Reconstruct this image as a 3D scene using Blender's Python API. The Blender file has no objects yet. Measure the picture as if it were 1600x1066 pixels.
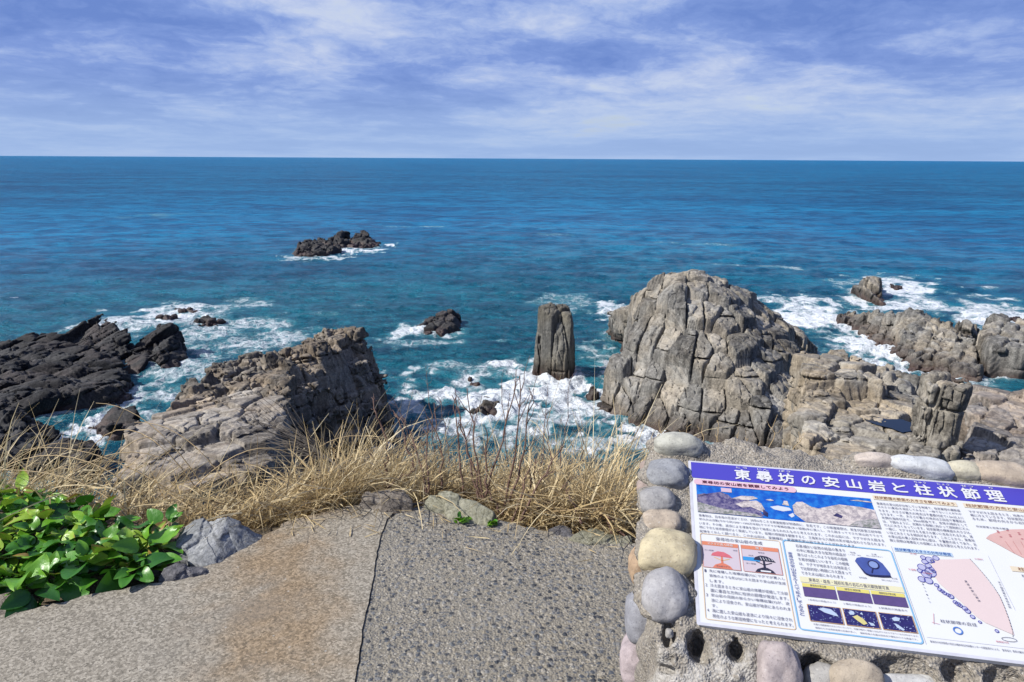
import bpy, bmesh, math, random
import numpy as np
from mathutils import Vector, Matrix

scene = bpy.context.scene
COL = scene.collection
rng = np.random.default_rng(11)
random.seed(5)

# ------------------------------------------------------------------ camera
F_PX, PITCH, ROLL = 1067.0, math.radians(15.0), math.radians(0.32)
CAM = np.array([0.0, 0.0, 1.6])
cd = bpy.data.cameras.new('camera'); cam = bpy.data.objects.new('camera', cd); COL.objects.link(cam)
cd.sensor_width = 36.0; cd.lens = 36.0 * F_PX / 1600.0
cd.clip_start = 0.05; cd.clip_end = 120000
cam.matrix_world = (Matrix.Translation(Vector(CAM)) @ Matrix.Rotation(math.pi/2 - PITCH, 4, 'X') @ Matrix.Rotation(ROLL, 4, 'Z'))
scene.camera = cam
SEA = -20.0

# ------------------------------------------------------------------ light
SUN_EL, SUN_AZ = math.radians(43), math.radians(253)     # azimuth clockwise from +Y
sun_dir = Vector((math.sin(SUN_AZ)*math.cos(SUN_EL), math.cos(SUN_AZ)*math.cos(SUN_EL), math.sin(SUN_EL)))
sd = bpy.data.lights.new('sun', 'SUN'); sun = bpy.data.objects.new('sun', sd); COL.objects.link(sun)
sd.energy = 5.0; sd.angle = math.radians(0.5); sd.color = (1.0, 0.965, 0.90)
sun.rotation_euler = sun_dir.to_track_quat('Z', 'Y').to_euler()
scene.view_settings.view_transform = 'Standard'; scene.view_settings.look = 'None'
scene.view_settings.exposure = 0.6; scene.view_settings.gamma = 1.0
scene.view_settings.use_curve_mapping = False

# ------------------------------------------------------------------ node helpers
class NT:
    def __init__(s, tree): s.t = tree; s.n = tree.nodes; s.l = tree.links
    def node(s, typ, **kw):
        nd = s.n.new(typ)
        ins = kw.pop('ins', {})
        for k, v in kw.items(): setattr(nd, k, v)
        for k, v in ins.items(): s.put(nd.inputs[k], v)
        return nd
    def put(s, sock, v):
        if isinstance(v, bpy.types.NodeSocket): s.l.new(v, sock)
        elif v is not None:
            if isinstance(v, (tuple, list)) and len(v) == 3 and sock.type == 'RGBA': v = (*v, 1.0)
            sock.default_value = v
    def math(s, op, a, b=None, c=None, clamp=False):
        nd = s.node('ShaderNodeMath', operation=op, use_clamp=clamp)
        s.put(nd.inputs[0], a)
        if b is not None: s.put(nd.inputs[1], b)
        if c is not None: s.put(nd.inputs[2], c)
        return nd.outputs[0]
    def vmath(s, op, a, b=None, scale=None):
        nd = s.node('ShaderNodeVectorMath', operation=op)
        s.put(nd.inputs[0], a)
        if b is not None: s.put(nd.inputs[1], b)
        if scale is not None: s.put(nd.inputs['Scale'], scale)
        return nd.outputs[0]
    def noise(s, vec, scale, detail=4, rough=.55, dist=0.0, out=0):
        nd = s.node('ShaderNodeTexNoise', ins={'Vector': vec, 'Scale': scale, 'Detail': detail, 'Roughness': rough, 'Distortion': dist})
        return nd.outputs[out]
    def voro(s, vec, scale, feature='F1', out='Distance', rnd=1.0):
        nd = s.node('ShaderNodeTexVoronoi', feature=feature, ins={'Vector': vec, 'Scale': scale, 'Randomness': rnd})
        return nd.outputs[out]
    def ramp(s, fac, stops, interp='LINEAR'):
        nd = s.node('ShaderNodeValToRGB'); cr = nd.color_ramp; cr.interpolation = interp
        while len(cr.elements) < len(stops): cr.elements.new(0.5)
        for e, (p, c) in zip(cr.elements, stops):
            e.position = p; e.color = (*c, 1) if isinstance(c, tuple) else (c, c, c, 1)
        s.put(nd.inputs[0], fac); return nd.outputs[0]
    def mapr(s, v, a, b, c=0.0, d=1.0, smooth=True):
        nd = s.node('ShaderNodeMapRange', interpolation_type='SMOOTHSTEP' if smooth else 'LINEAR')
        for i, x in enumerate((v, a, b, c, d)): s.put(nd.inputs[i], x)
        return nd.outputs[0]
    def mix(s, fac, a, b, typ='MIX'):
        nd = s.node('ShaderNodeMix', data_type='RGBA', blend_type=typ)
        s.put(nd.inputs[0], fac); s.put(nd.inputs[6], a); s.put(nd.inputs[7], b); return nd.outputs[2]
    def attr(s, name, out='Fac'): return s.node('ShaderNodeAttribute', attribute_name=name).outputs[out]
    def mapping(s, vec, loc=(0,0,0), rot=(0,0,0), scale=(1,1,1)):
        return s.node('ShaderNodeMapping', ins={'Vector': vec, 'Location': loc, 'Rotation': rot, 'Scale': scale}).outputs[0]
    def xyz(s, vec): return s.node('ShaderNodeSeparateXYZ', ins={0: vec}).outputs
    def dim(s, c, k): return s.mix(1.0, c, (k, k, k), 'MULTIPLY')
    def bump(s, h, strength=.5, dist=.02, normal=None):
        nd = s.node('ShaderNodeBump', ins={'Strength': strength, 'Distance': dist, 'Height': h})
        if normal is not None: s.put(nd.inputs['Normal'], normal)
        return nd.outputs[0]

def material(name):
    m = bpy.data.materials.new(name); m.use_nodes = True
    nt = NT(m.node_tree)
    bs = next(n for n in nt.n if n.type == 'BSDF_PRINCIPLED')
    pos = nt.node('ShaderNodeNewGeometry').outputs['Position']
    return m, nt, bs, pos

def plain(name, col, rough=.6, var=.0, scale=8):
    m, nt, bs, pos = material(name)
    c = (*col, 1)
    if var:
        f = nt.noise(pos, scale, 4, .6)
        c = nt.mix(f, tuple(x*(1-var) for x in col), tuple(min(1, x*(1+var)) for x in col))
    nt.put(bs.inputs['Base Color'], c); bs.inputs['Roughness'].default_value = rough
    return m

# ------------------------------------------------------------------ sky
world = bpy.data.worlds.new('World'); scene.world = world; world.use_nodes = True
def build_sky():
    nt = NT(world.node_tree); nt.n.clear()
    out = nt.node('ShaderNodeOutputWorld')
    sky = nt.node('ShaderNodeTexSky', sky_type='NISHITA', sun_disc=False, sun_elevation=SUN_EL, sun_rotation=SUN_AZ)
    bg = nt.node('ShaderNodeBackground', ins={0: sky.outputs[0], 1: 0.066})
    d = nt.node('ShaderNodeTexCoord').outputs['Generated']
    x, y, z = nt.xyz(d)
    az_ = nt.math('ARCTAN2', x, y)
    zc = nt.math('MAXIMUM', z, 0.0)
    vv = nt.math('MULTIPLY', nt.math('LOGARITHM', nt.math('ADD', zc, .06), 2.71828), 2.5)
    cv = nt.node('ShaderNodeCombineXYZ', ins={0: nt.math('MULTIPLY', az_, 4.6), 1: nt.math('ADD', vv, nt.math('MULTIPLY', az_, .25)), 2: nt.math('MULTIPLY', zc, 3.0)}).outputs[0]
    cv = nt.mapping(cv, loc=(3.4, 1.3, 2.2))
    wob = nt.vmath('SUBTRACT', nt.noise(cv, 1.5, 4, .55, out=1), (.5, .5, .5))
    cv2 = nt.vmath('ADD', cv, nt.vmath('SCALE', wob, scale=.42))
    def density(v):
        big = nt.noise(nt.mapping(v, scale=(.55, 1.25, 1)), .62, 3, .5)
        mid = nt.noise(nt.mapping(v, scale=(.8, 1.2, 1)), 1.5, 6, .56)
        n3 = nt.noise(v, 3.0, 7, .64)
        puff = nt.math('SUBTRACT', 1.0, nt.math('ABSOLUTE', nt.math('SUBTRACT', nt.math('MULTIPLY', n3, 2.0), 1.0)))
        return nt.math('ADD', nt.math('MULTIPLY', big, .55), nt.math('ADD', nt.math('MULTIPLY', mid, .66), nt.math('MULTIPLY', puff, .24)))
    d0 = density(cv2); d1 = density(nt.vmath('ADD', cv2, (-.10, .17, 0)))
    edge = nt.math('SUBTRACT', d0, d1)               # tops of the cloud rolls catch the light, their bases stay grey
    bias = nt.math('MULTIPLY', nt.math('MULTIPLY', x, z), .30)   # a darker bank overhead to the right
    dens = nt.math('ADD', nt.math('SUBTRACT', d0, .262), nt.math('ADD', bias, nt.math('MULTIPLY', edge, -.80)))
    cc = nt.ramp(dens, [(.37, (.66, .73, .89)), (.455, (.50, .59, .83)), (.53, (.35, .465, .79)), (.60, (.225, .34, .71)), (.70, (.155, .26, .62))])
    hz = nt.mapr(z, 0.0, .13)
    cc = nt.mix(nt.math('ADD', nt.math('MULTIPLY', hz, .75), .25), (.38, .53, .81), cc)
    cov = nt.mapr(dens, .33, .45, .70, 1.0)
    hm = nt.math('MAXIMUM', cov, nt.math('SUBTRACT', 1.0, hz))
    bg2 = nt.node('ShaderNodeBackground', ins={0: cc, 1: 0.66})
    mx = nt.node('ShaderNodeMixShader', ins={0: hm, 1: bg.outputs[0], 2: bg2.outputs[0]})
    nt.l.new(mx.outputs[0], out.inputs[0])
build_sky()

# ------------------------------------------------------------------ geometry helpers
def ray(px, py):
    x = (px-800)/F_PX; y = -(py-533)/F_PX
    xr = x*math.cos(ROLL)-y*math.sin(ROLL); yr = x*math.sin(ROLL)+y*math.cos(ROLL)
    return np.array([xr, math.cos(PITCH)+yr*math.sin(PITCH), -math.sin(PITCH)+yr*math.cos(PITCH)])
def at_y(px, py, Y): d = ray(px, py); return CAM + d*(Y/d[1])
def at_z(px, py, z): d = ray(px, py); return CAM + d*((z-CAM[2])/d[2])
def at(px, py, v): return at_y(px, py, v) if v > 0 else at_z(px, py, v)

def tag(o, label=None, cat=None, group=None, kind=None):
    if label: o['label'] = label
    if cat: o['category'] = cat
    if group: o['group'] = group
    if kind: o['kind'] = kind
    return o
def empty(name, loc=(0, 0, 0), label=None, cat=None, group=None):
    o = bpy.data.objects.new(name, None); COL.objects.link(o); o.location = loc
    o.empty_display_size = .1
    return tag(o, label, cat, group)
def link_mesh(name, me, mat, parent=None, smooth=True):
    o = bpy.data.objects.new(name, me); COL.objects.link(o)
    if mat is not None: me.materials.append(mat)
    if smooth: me.polygons.foreach_set('use_smooth', np.ones(len(me.polygons), dtype=bool))
    if parent is not None:
        o.parent = parent; o.matrix_parent_inverse = Matrix.Translation(-Vector(parent.location))
    return o
def np_mesh(name, V, Q, mat=None, parent=None, smooth=True, attrs=None):
    """verts (N,3), faces (M,4 or 3) as arrays -> one mesh object"""
    V = np.asarray(V, dtype=np.float32); Q = np.asarray(Q, dtype=np.int32)
    me = bpy.data.meshes.new(name); k = Q.shape[1]
    me.vertices.add(len(V)); me.vertices.foreach_set('co', V.ravel())
    me.loops.add(Q.size); me.loops.foreach_set('vertex_index', Q.ravel())
    me.polygons.add(len(Q)); me.polygons.foreach_set('loop_start', np.arange(0, Q.size, k, dtype=np.int32))
    me.update(calc_edges=True)
    for an, av in (attrs or {}).items():
        a = me.attributes.new(an, 'FLOAT', 'POINT'); a.data.foreach_set('value', np.asarray(av, dtype=np.float32))
    return link_mesh(name, me, mat, parent, smooth)
def bm_obj(name, bm, mat, parent=None, smooth=False):
    me = bpy.data.meshes.new(name); bm.to_mesh(me); bm.free()
    return link_mesh(name, me, mat, parent, smooth)

# --- vectorised noise
U = np.uint32
def _h(ix, iy, iz, seed=0):
    with np.errstate(over='ignore'):
        h = ix.astype(U)*U(374761393)+iy.astype(U)*U(668265263)+iz.astype(U)*U(2147483647)+U((seed*974634777) & 0xffffffff)
        h = (h ^ (h >> U(13)))*U(1274126177)
        h = (h ^ (h >> U(16)))*U(2246822519)
        h = h ^ (h >> U(15))
    return (h & U(0xffffff)).astype(np.float32)*np.float32(1/0xffffff)
def vnoise(P, scale=1.0, seed=0):
    p = P*scale; i = np.floor(p).astype(np.int32); f = (p-i).astype(np.float32); f = f*f*(3-2*f)
    r = np.zeros(len(P), np.float32)
    for dx in (0, 1):
        wx = f[:, 0] if dx else 1-f[:, 0]
        for dy in (0, 1):
            wy = f[:, 1] if dy else 1-f[:, 1]
            for dz in (0, 1):
                wz = f[:, 2] if dz else 1-f[:, 2]
                r += wx*wy*wz*_h(i[:, 0]+dx, i[:, 1]+dy, i[:, 2]+dz, seed)
    return r-0.5
def fbm(P, scale=1.0, octs=3, seed=0, gain=.5):
    r = 0; a = 1.0
    for o in range(octs):
        r = r + a*vnoise(P, scale*2**o, seed+o*17); a *= gain
    return r
def worley2(a, b, seed=0):
    ia = np.floor(a).astype(np.int32); ib = np.floor(b).astype(np.int32)
    F1 = np.full(len(a), 9., np.float32); F2 = F1.copy(); ca = np.zeros(len(a), np.float32); cb = ca.copy(); cid = ca.copy()
    zz = np.zeros_like(ia)
    for da in (-1, 0, 1):
        for db in (-1, 0, 1):
            ja, jb = ia+da, ib+db
            x = ja+.15+.7*_h(ja, jb, zz, seed+1); y = jb+.15+.7*_h(ja, jb, zz, seed+2)
            d = np.sqrt((x-a)**2+(y-b)**2).astype(np.float32)
            m = d < F1
            F2 = np.where(m, F1, np.minimum(F2, d))
            ca = np.where(m, x, ca).astype(np.float32); cb = np.where(m, y, cb).astype(np.float32)
            cid = np.where(m, _h(ja, jb, zz, seed+3), cid); F1 = np.where(m, d, F1)
    return F1, F2, ca, cb, cid
def worley3(P, seed=0):
    i = np.floor(P).astype(np.int32); N = len(P)
    F1 = np.full(N, 9., np.float32); F2 = F1.copy(); cid = np.zeros(N, np.float32); C = np.zeros((N, 3), np.float32)
    for dx in (-1, 0, 1):
        for dy in (-1, 0, 1):
            for dz in (-1, 0, 1):
                jx, jy, jz = i[:, 0]+dx, i[:, 1]+dy, i[:, 2]+dz
                q = np.stack([jx+.1+.8*_h(jx, jy, jz, seed+1), jy+.1+.8*_h(jx, jy, jz, seed+2), jz+.1+.8*_h(jx, jy, jz, seed+3)], 1).astype(np.float32)
                d = np.sqrt(((q-P)**2).sum(1))
                m = d < F1
                F2 = np.where(m, F1, np.minimum(F2, d)); cid = np.where(m, _h(jx, jy, jz, seed+4), cid); F1 = np.where(m, d, F1)
                C[m] = q[m]
    return F1, F2, cid, C

def surface_nets(Fv, org, h):
    nx, ny, nz = Fv.shape; S = Fv < 0
    cnt = np.zeros((nx-1, ny-1, nz-1), np.int8)
    offs = [(a, b, c) for a in (0, 1) for b in (0, 1) for c in (0, 1)]
    for a, b, c in offs: cnt += S[a:nx-1+a, b:ny-1+b, c:nz-1+c]
    I, J, K = np.nonzero((cnt > 0) & (cnt < 8))
    vals = {o: Fv[I+o[0], J+o[1], K+o[2]] for o in offs}
    acc = np.zeros((len(I), 3), np.float32); n = np.zeros(len(I), np.float32)
    for o in offs:
        for ax in range(3):
            if o[ax] == 0:
                q = list(o); q[ax] = 1; q = tuple(q)
                A, B = vals[o], vals[q]; m = (A < 0) != (B < 0)
                t = np.where(m, A/np.where(m, A-B, 1), 0)
                p = np.array(o, np.float32)[None, :].repeat(len(I), 0); p[:, ax] += t
                acc += p*m[:, None]; n += m
    V = np.stack([I, J, K], 1)+acc/n[:, None]
    idx = np.full((nx-1, ny-1, nz-1), -1, np.int32); idx[I, J, K] = np.arange(len(I))
    quads = []
    for ax in range(3):
        sl0 = [slice(1, -1)]*3; sl1 = [slice(1, -1)]*3
        sl0[ax] = slice(0, -1); sl1[ax] = slice(1, None)
        a, b = S[tuple(sl0)], S[tuple(sl1)]
        g = np.argwhere(a != b)
        ins = a[g[:, 0], g[:, 1], g[:, 2]]
        off = np.ones(3, int); off[ax] = 0; g = g+off
        u, v = (ax+1) % 3, (ax+2) % 3
        def cell(du, dv):
            c = g.copy(); c[:, u] -= du; c[:, v] -= dv
            return idx[c[:, 0], c[:, 1], c[:, 2]]
        q = np.stack([cell(1, 1), cell(0, 1), cell(0, 0), cell(1, 0)], 1)
        q[~ins] = q[~ins][:, ::-1]
        quads.append(q)
    Q = np.concatenate(quads); Q = Q[(Q >= 0).all(1)]
    return V*h+np.asarray(org, np.float32), Q, (I, J, K)

def keep_large(V, Q, T, share=.02):
    lab = np.arange(len(V))
    for _ in range(200):
        m = lab[Q].min(1); new = lab.copy()
        for c in range(4): np.minimum.at(new, Q[:, c], m)
        new = new[new]
        if (new == lab).all(): break
        lab = new
    u, inv, cnt = np.unique(lab, return_inverse=True, return_counts=True)
    ok = cnt[inv] > share*len(V)
    ren = np.cumsum(ok)-1
    Qk = Q[ok[Q].all(1)]
    return V[ok], ren[Qk], T[ok]

def hull_planes(pts):
    bm = bmesh.new()
    for p in pts: bm.verts.new(p)
    bmesh.ops.convex_hull(bm, input=bm.verts)
    bm.normal_update()
    c = np.mean(np.array(pts), 0); pl = {}
    for f in bm.faces:
        if f.calc_area() < 1e-6: continue
        nrm = np.array(f.normal); d = nrm @ np.array(f.verts[0].co)
        if nrm @ c > d: nrm, d = -nrm, -d
        pl[tuple(np.round([*nrm, d], 2))] = (*nrm, d)
    bm.free(); return np.array(list(pl.values()), np.float32)
def sdf_hulls(P, hulls, k):
    r = None
    for H in hulls:
        d = np.full(len(P), -1e9, np.float32)
        for a, b, c, e in H: np.maximum(d, P[:, 0]*a+P[:, 1]*b+P[:, 2]*c-e, out=d)
        if r is None: r = d
        elif k > 0:
            hh = np.clip(.5+.5*(d-r)/k, 0, 1); r = d+(r-d)*hh-k*hh*(1-hh)
        else: r = np.minimum(r, d)
    return r
ROCK_K = .58
# ------------------------------------------------------------------ rock material
def rock_material(name, c_dark, c_mid, c_light, warm, wet=1.0, wet_z=(-19.4, -17.6), streak=(1, 1, .25), bump=.5, sc=1.0, pits=.5):
    m, nt, bs, pos = material(name)
    tint = nt.attr('tint')
    warp = nt.vmath('ADD', pos, nt.vmath('SCALE', nt.noise(pos, .7*sc, 3, out=1), scale=.8))
    st = nt.noise(nt.mapping(warp, scale=streak), 2.2*sc, 6, .65)
    big = nt.noise(pos, .22*sc, 4, .6)
    fine = nt.noise(pos, 7*sc, 5, .7)
    v = nt.math('ADD', nt.math('MULTIPLY', st, .56), nt.math('ADD', nt.math('MULTIPLY', fine, .38), nt.math('MULTIPLY', tint, .26)))
    v = nt.math('SUBTRACT', v, .06)
    c = nt.ramp(v, [(.36, tuple(q*.7 for q in c_dark)), (.52, c_mid), (.68, tuple(q*1.12 for q in c_light))])
    wf = nt.math('MULTIPLY', nt.mapr(nt.math('ADD', big, nt.math('MULTIPLY', tint, .12)), .46, .66), .75)
    c = nt.mix(wf, c, nt.mix(1.0, c, warm, 'MULTIPLY'))
    dstain = nt.mapr(nt.noise(nt.mapping(warp, scale=(1, 1, .18)), 1.1*sc, 5, .6), .50, .66, 0, .6)
    c = nt.mix(dstain, c, nt.mix(1.0, c, (.42, .41, .42), 'MULTIPLY'))
    # pale lichen and salt patches
    lich = nt.mapr(nt.noise(pos, 1.6*sc, 6, .75), .60, .70, 0, .55)
    c = nt.mix(lich, c, tuple(min(1, x*1.35) for x in c_light))
    z = nt.xyz(pos)[2]
    if wet:
        zz = nt.math('ADD', z, nt.math('MULTIPLY', nt.math('SUBTRACT', nt.noise(pos, .5, 4), .5), 2.2))
        w = nt.mapr(zz, wet_z[0], wet_z[1], 1.0, 0.0)
        c = nt.mix(nt.math('MULTIPLY', w, wet), c, nt.mix(1.0, c, (.36, .32, .31), 'MULTIPLY'))
        alg = nt.mapr(zz, SEA+.1, SEA+.9, .55, 0)
        c = nt.mix(alg, c, (.085, .042, .036))
        nt.put(bs.inputs['Roughness'], nt.math('SUBTRACT', .88, nt.math('MULTIPLY', w, .35)))
    else: bs.inputs['Roughness'].default_value = .9
    nt.put(bs.inputs['Base Color'], nt.dim(c, ROCK_K))
    bs.inputs['Specular IOR Level'].default_value = .3
    hgt = nt.math('ADD', nt.math('MULTIPLY', nt.noise(pos, 2.6*sc, 9, .66), 1.0), nt.math('ADD', nt.math('MULTIPLY', st, .7), nt.math('MULTIPLY', nt.noise(pos, 11*sc, 5, .7), .25)))
    nt.put(bs.inputs['Normal'], nt.bump(hgt, bump, .22/sc))
    return m
M_GREY = rock_material('rock_grey', (.095, .091, .086), (.25, .24, .222), (.45, .43, .395), (1.06, .95, .80))
M_TAN = rock_material('rock_tan', (.15, .135, .115), (.325, .298, .255), (.50, .465, .405), (1.08, .94, .76), wet=.8)
M_DARK = rock_material('rock_dark', (.018, .018, .021), (.042, .042, .045), (.10, .098, .098), (1.1, .92, .88), wet=.6, wet_z=(-20, -18.6))
M_PILLAR = rock_material('rock_pillar', (.07, .068, .062), (.145, .14, .128), (.25, .24, .215), (1.05, .97, .82))
M_LEDGE = rock_material('rock_ledge', (.115, .10, .086), (.31, .275, .235), (.50, .455, .395), (1.06, .93, .78), wet=.5)
M_PINK = rock_material('rock_pink', (.13, .118, .108), (.27, .244, .222), (.42, .385, .35), (1.06, .92, .80), wet=0)
M_HEAD = rock_material('rock_headland', (.075, .067, .058), (.215, .19, .16), (.42, .375, .32), (1.06, .92, .76), wet=.9)

# ------------------------------------------------------------------ rocks
ROCK_HULLS = []          # for the foam round them
def prism(*tops, flare=.6, bot=-22.5):
    T = np.array([at(*t) if abs(t[2]) > 0 else t for t in tops]); c = T[:, :2].mean(0)
    B = T.copy(); v = B[:, :2]-c; n = np.linalg.norm(v, axis=1, keepdims=True)
    B[:, :2] = c+v*(1+flare/np.maximum(n, .3)); B[:, 2] = bot
    return np.vstack([T, B])
def blob(tops, base):
    Bs = np.array([at_z(px, py, SEA) for px, py in base]); ym = Bs[:, 1].mean()
    T = np.array([at(*t) if at(*t)[2] > SEA+.2 else at_y(t[0], t[1], ym) for t in tops])
    B2 = Bs.copy(); c = Bs[:, :2].mean(0); B2[:, :2] = c+(B2[:, :2]-c)*1.08; B2[:, 2] = -22.5
    return np.vstack([T, Bs, B2])

JOBS = []
HS = 1.0                 # voxel size factor
def rock(name, label, hulls, h, mat, axis=(0, 0, 1), cat='rock', group=None, zmin=-21.0, parent=None, **kw):
    planes = [hull_planes(p) for p in hulls]
    ROCK_HULLS.append((planes, np.vstack(hulls)))
    A3 = Vector(axis).normalized(); A1 = A3.orthogonal().normalized(); A2 = A3.cross(A1)
    ax = [np.array(v, np.float32) for v in (A1, A2, A3)]
    JOBS.append((name, label, cat, group, (mat, parent), dict(planes=planes, allp=np.vstack(hulls), h=h*HS, zmin=zmin, axes=ax, **kw)))

def rock_surface(planes, allp, h, zmin, axes, cell=1.3, seg=2.6, blk=.7, amp=.5, amp2=.3, crack=.25, cw=.13,
                 rough=.10, rsc=.9, chunk=0., csc=1.0, warp=.3, k=.3, seed=0, facet=.3, ter=0., sub=.10):
    pad = amp*.5+amp2*.5+rough+.4
    lo = allp.min(0)-pad; hi = allp.max(0)+pad; lo[2] = max(lo[2], zmin)
    n = np.ceil((hi-lo)/h).astype(int)+1; n = ((n+3)//4)*4
    st = 4; nc = n//st
    ax = [lo[i]+(np.arange(nc[i])*st+1.5)*h for i in range(3)]
    G = np.stack(np.meshgrid(*ax, indexing='ij'), -1).reshape(-1, 3).astype(np.float32)
    dc = sdf_hulls(G, planes, k).reshape(nc)
    band = (amp+amp2)*.5+rough+chunk*.8+crack*.5+facet*csc*.4+.2*cell*blk+.1+h*st*.9+ter*seg*.4
    mask = np.abs(dc) < band
    up = lambda a: a.repeat(st, 0).repeat(st, 1).repeat(st, 2)
    Fv = up(np.where(dc < 0, -1., 1.).astype(np.float32)); mk = up(mask)
    I = np.argwhere(mk).astype(np.int32); P = (I*h+lo).astype(np.float32)
    A1, A2, A3 = axes
    Wp = np.stack([vnoise(P, .35/max(cell, .4), seed+50+i) for i in range(3)], 1)*warp*cell*2
    Pw = P+Wp
    a, b, w = Pw@A1/cell, Pw@A2/cell, Pw@A3
    F1, F2, ca, cb, cid = worley2(a, b, seed)
    wq = w if ter == 0 else w*(1-ter)+ter*(np.floor(w/seg+.35*cid)+.5-.35*cid)*seg
    Pc = (ca*cell)[:, None]*A1+(cb*cell)[:, None]*A2+wq[:, None]*A3
    d0 = sdf_hulls(P, planes, k); d1 = sdf_hulls(Pc, planes, k)
    f = d0*(1-blk)+d1*blk
    sf = w/seg+(cid*7.3 if ter == 0 else .35*cid); si = np.floor(sf).astype(np.int32); fr = sf-si
    ii = (cid*100003).astype(np.int32)
    r2 = _h(ii, si, si*0, seed+9)
    f += amp*(cid-.5)+amp2*(r2-.5)
    # each joint block has its own slightly turned face
    for q, axv in ((1, A1), (2, A2)):
        rr = _h(ii, si, si*0+q, seed+13)-.5
        f += facet*rr*((a-ca)*cell if q == 1 else (b-cb)*cell)
    f += crack*np.exp(-(((F2-F1)*cell)/cw)**2)
    f += crack*.45*np.exp(-((np.minimum(fr, 1-fr)*seg)/(cw*.7))**2)
    if sub:
        # hairline joints and small ledges inside each column
        G1, G2, _, _, gid2 = worley2(Pw@A1/(cell*.42)+.8*vnoise(P, 1.1/cell, seed+70), Pw@A2/(cell*.42), seed+5)
        s2 = np.floor(w/(seg*.3)+gid2*5).astype(np.int32); i2 = (gid2*100003).astype(np.int32)
        f += sub*(_h(i2, s2, s2*0, seed+19)-.5)+sub*1.15*np.exp(-(((G2-G1)*cell*.42)/(cw*.55))**2)
    if chunk:
        U3 = P/csc+Wp*.5/csc
        g1, g2, gid, C3 = worley3(U3, seed+31)
        f += chunk*(gid-.5)+crack*.45*np.exp(-(((g2-g1)*csc)/(cw*.8))**2)
        gi = (gid*100003).astype(np.int32)
        for q in range(3): f += facet*1.3*(_h(gi, gi*0+q, gi*0, seed+15)-.5)*(U3[:, q]-C3[:, q])*csc
        r2 = .5*r2+.5*gid
    f += rough*fbm(P, rsc, 4, seed+3, .58)*1.6
    Fv[I[:, 0], I[:, 1], I[:, 2]] = f
    Tn = np.full(Fv.shape, .5, np.float32); Tn[I[:, 0], I[:, 1], I[:, 2]] = .55*r2+.45*cid
    V, Q, (i, j, kk) = surface_nets(Fv, lo, h)
    c = allp.mean(0); c[2] = max(lo[2], SEA)
    V, Q, t = keep_large(V, Q, Tn[i, j, kk])
    return V-c.astype(np.float32), Q, t, c

def finish_rocks():
    from concurrent.futures import ThreadPoolExecutor
    with ThreadPoolExecutor(4) as ex:
        res = list(ex.map(lambda j: rock_surface(**j[5]), JOBS))
    for (name, label, cat, group, mat, kw), (V, Q, t, c) in zip(JOBS, res):
        mat, parent = mat
        o = np_mesh(name, V, Q, mat, smooth=False, attrs={'tint': t}); o.location = Vector(c)
        if parent:
            p = bpy.data.objects[parent]; o.parent = p; o.location = Vector(c)-p.location
            if label: o['label'] = label
        else: tag(o, label, cat, group)
    JOBS.clear()

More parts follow.
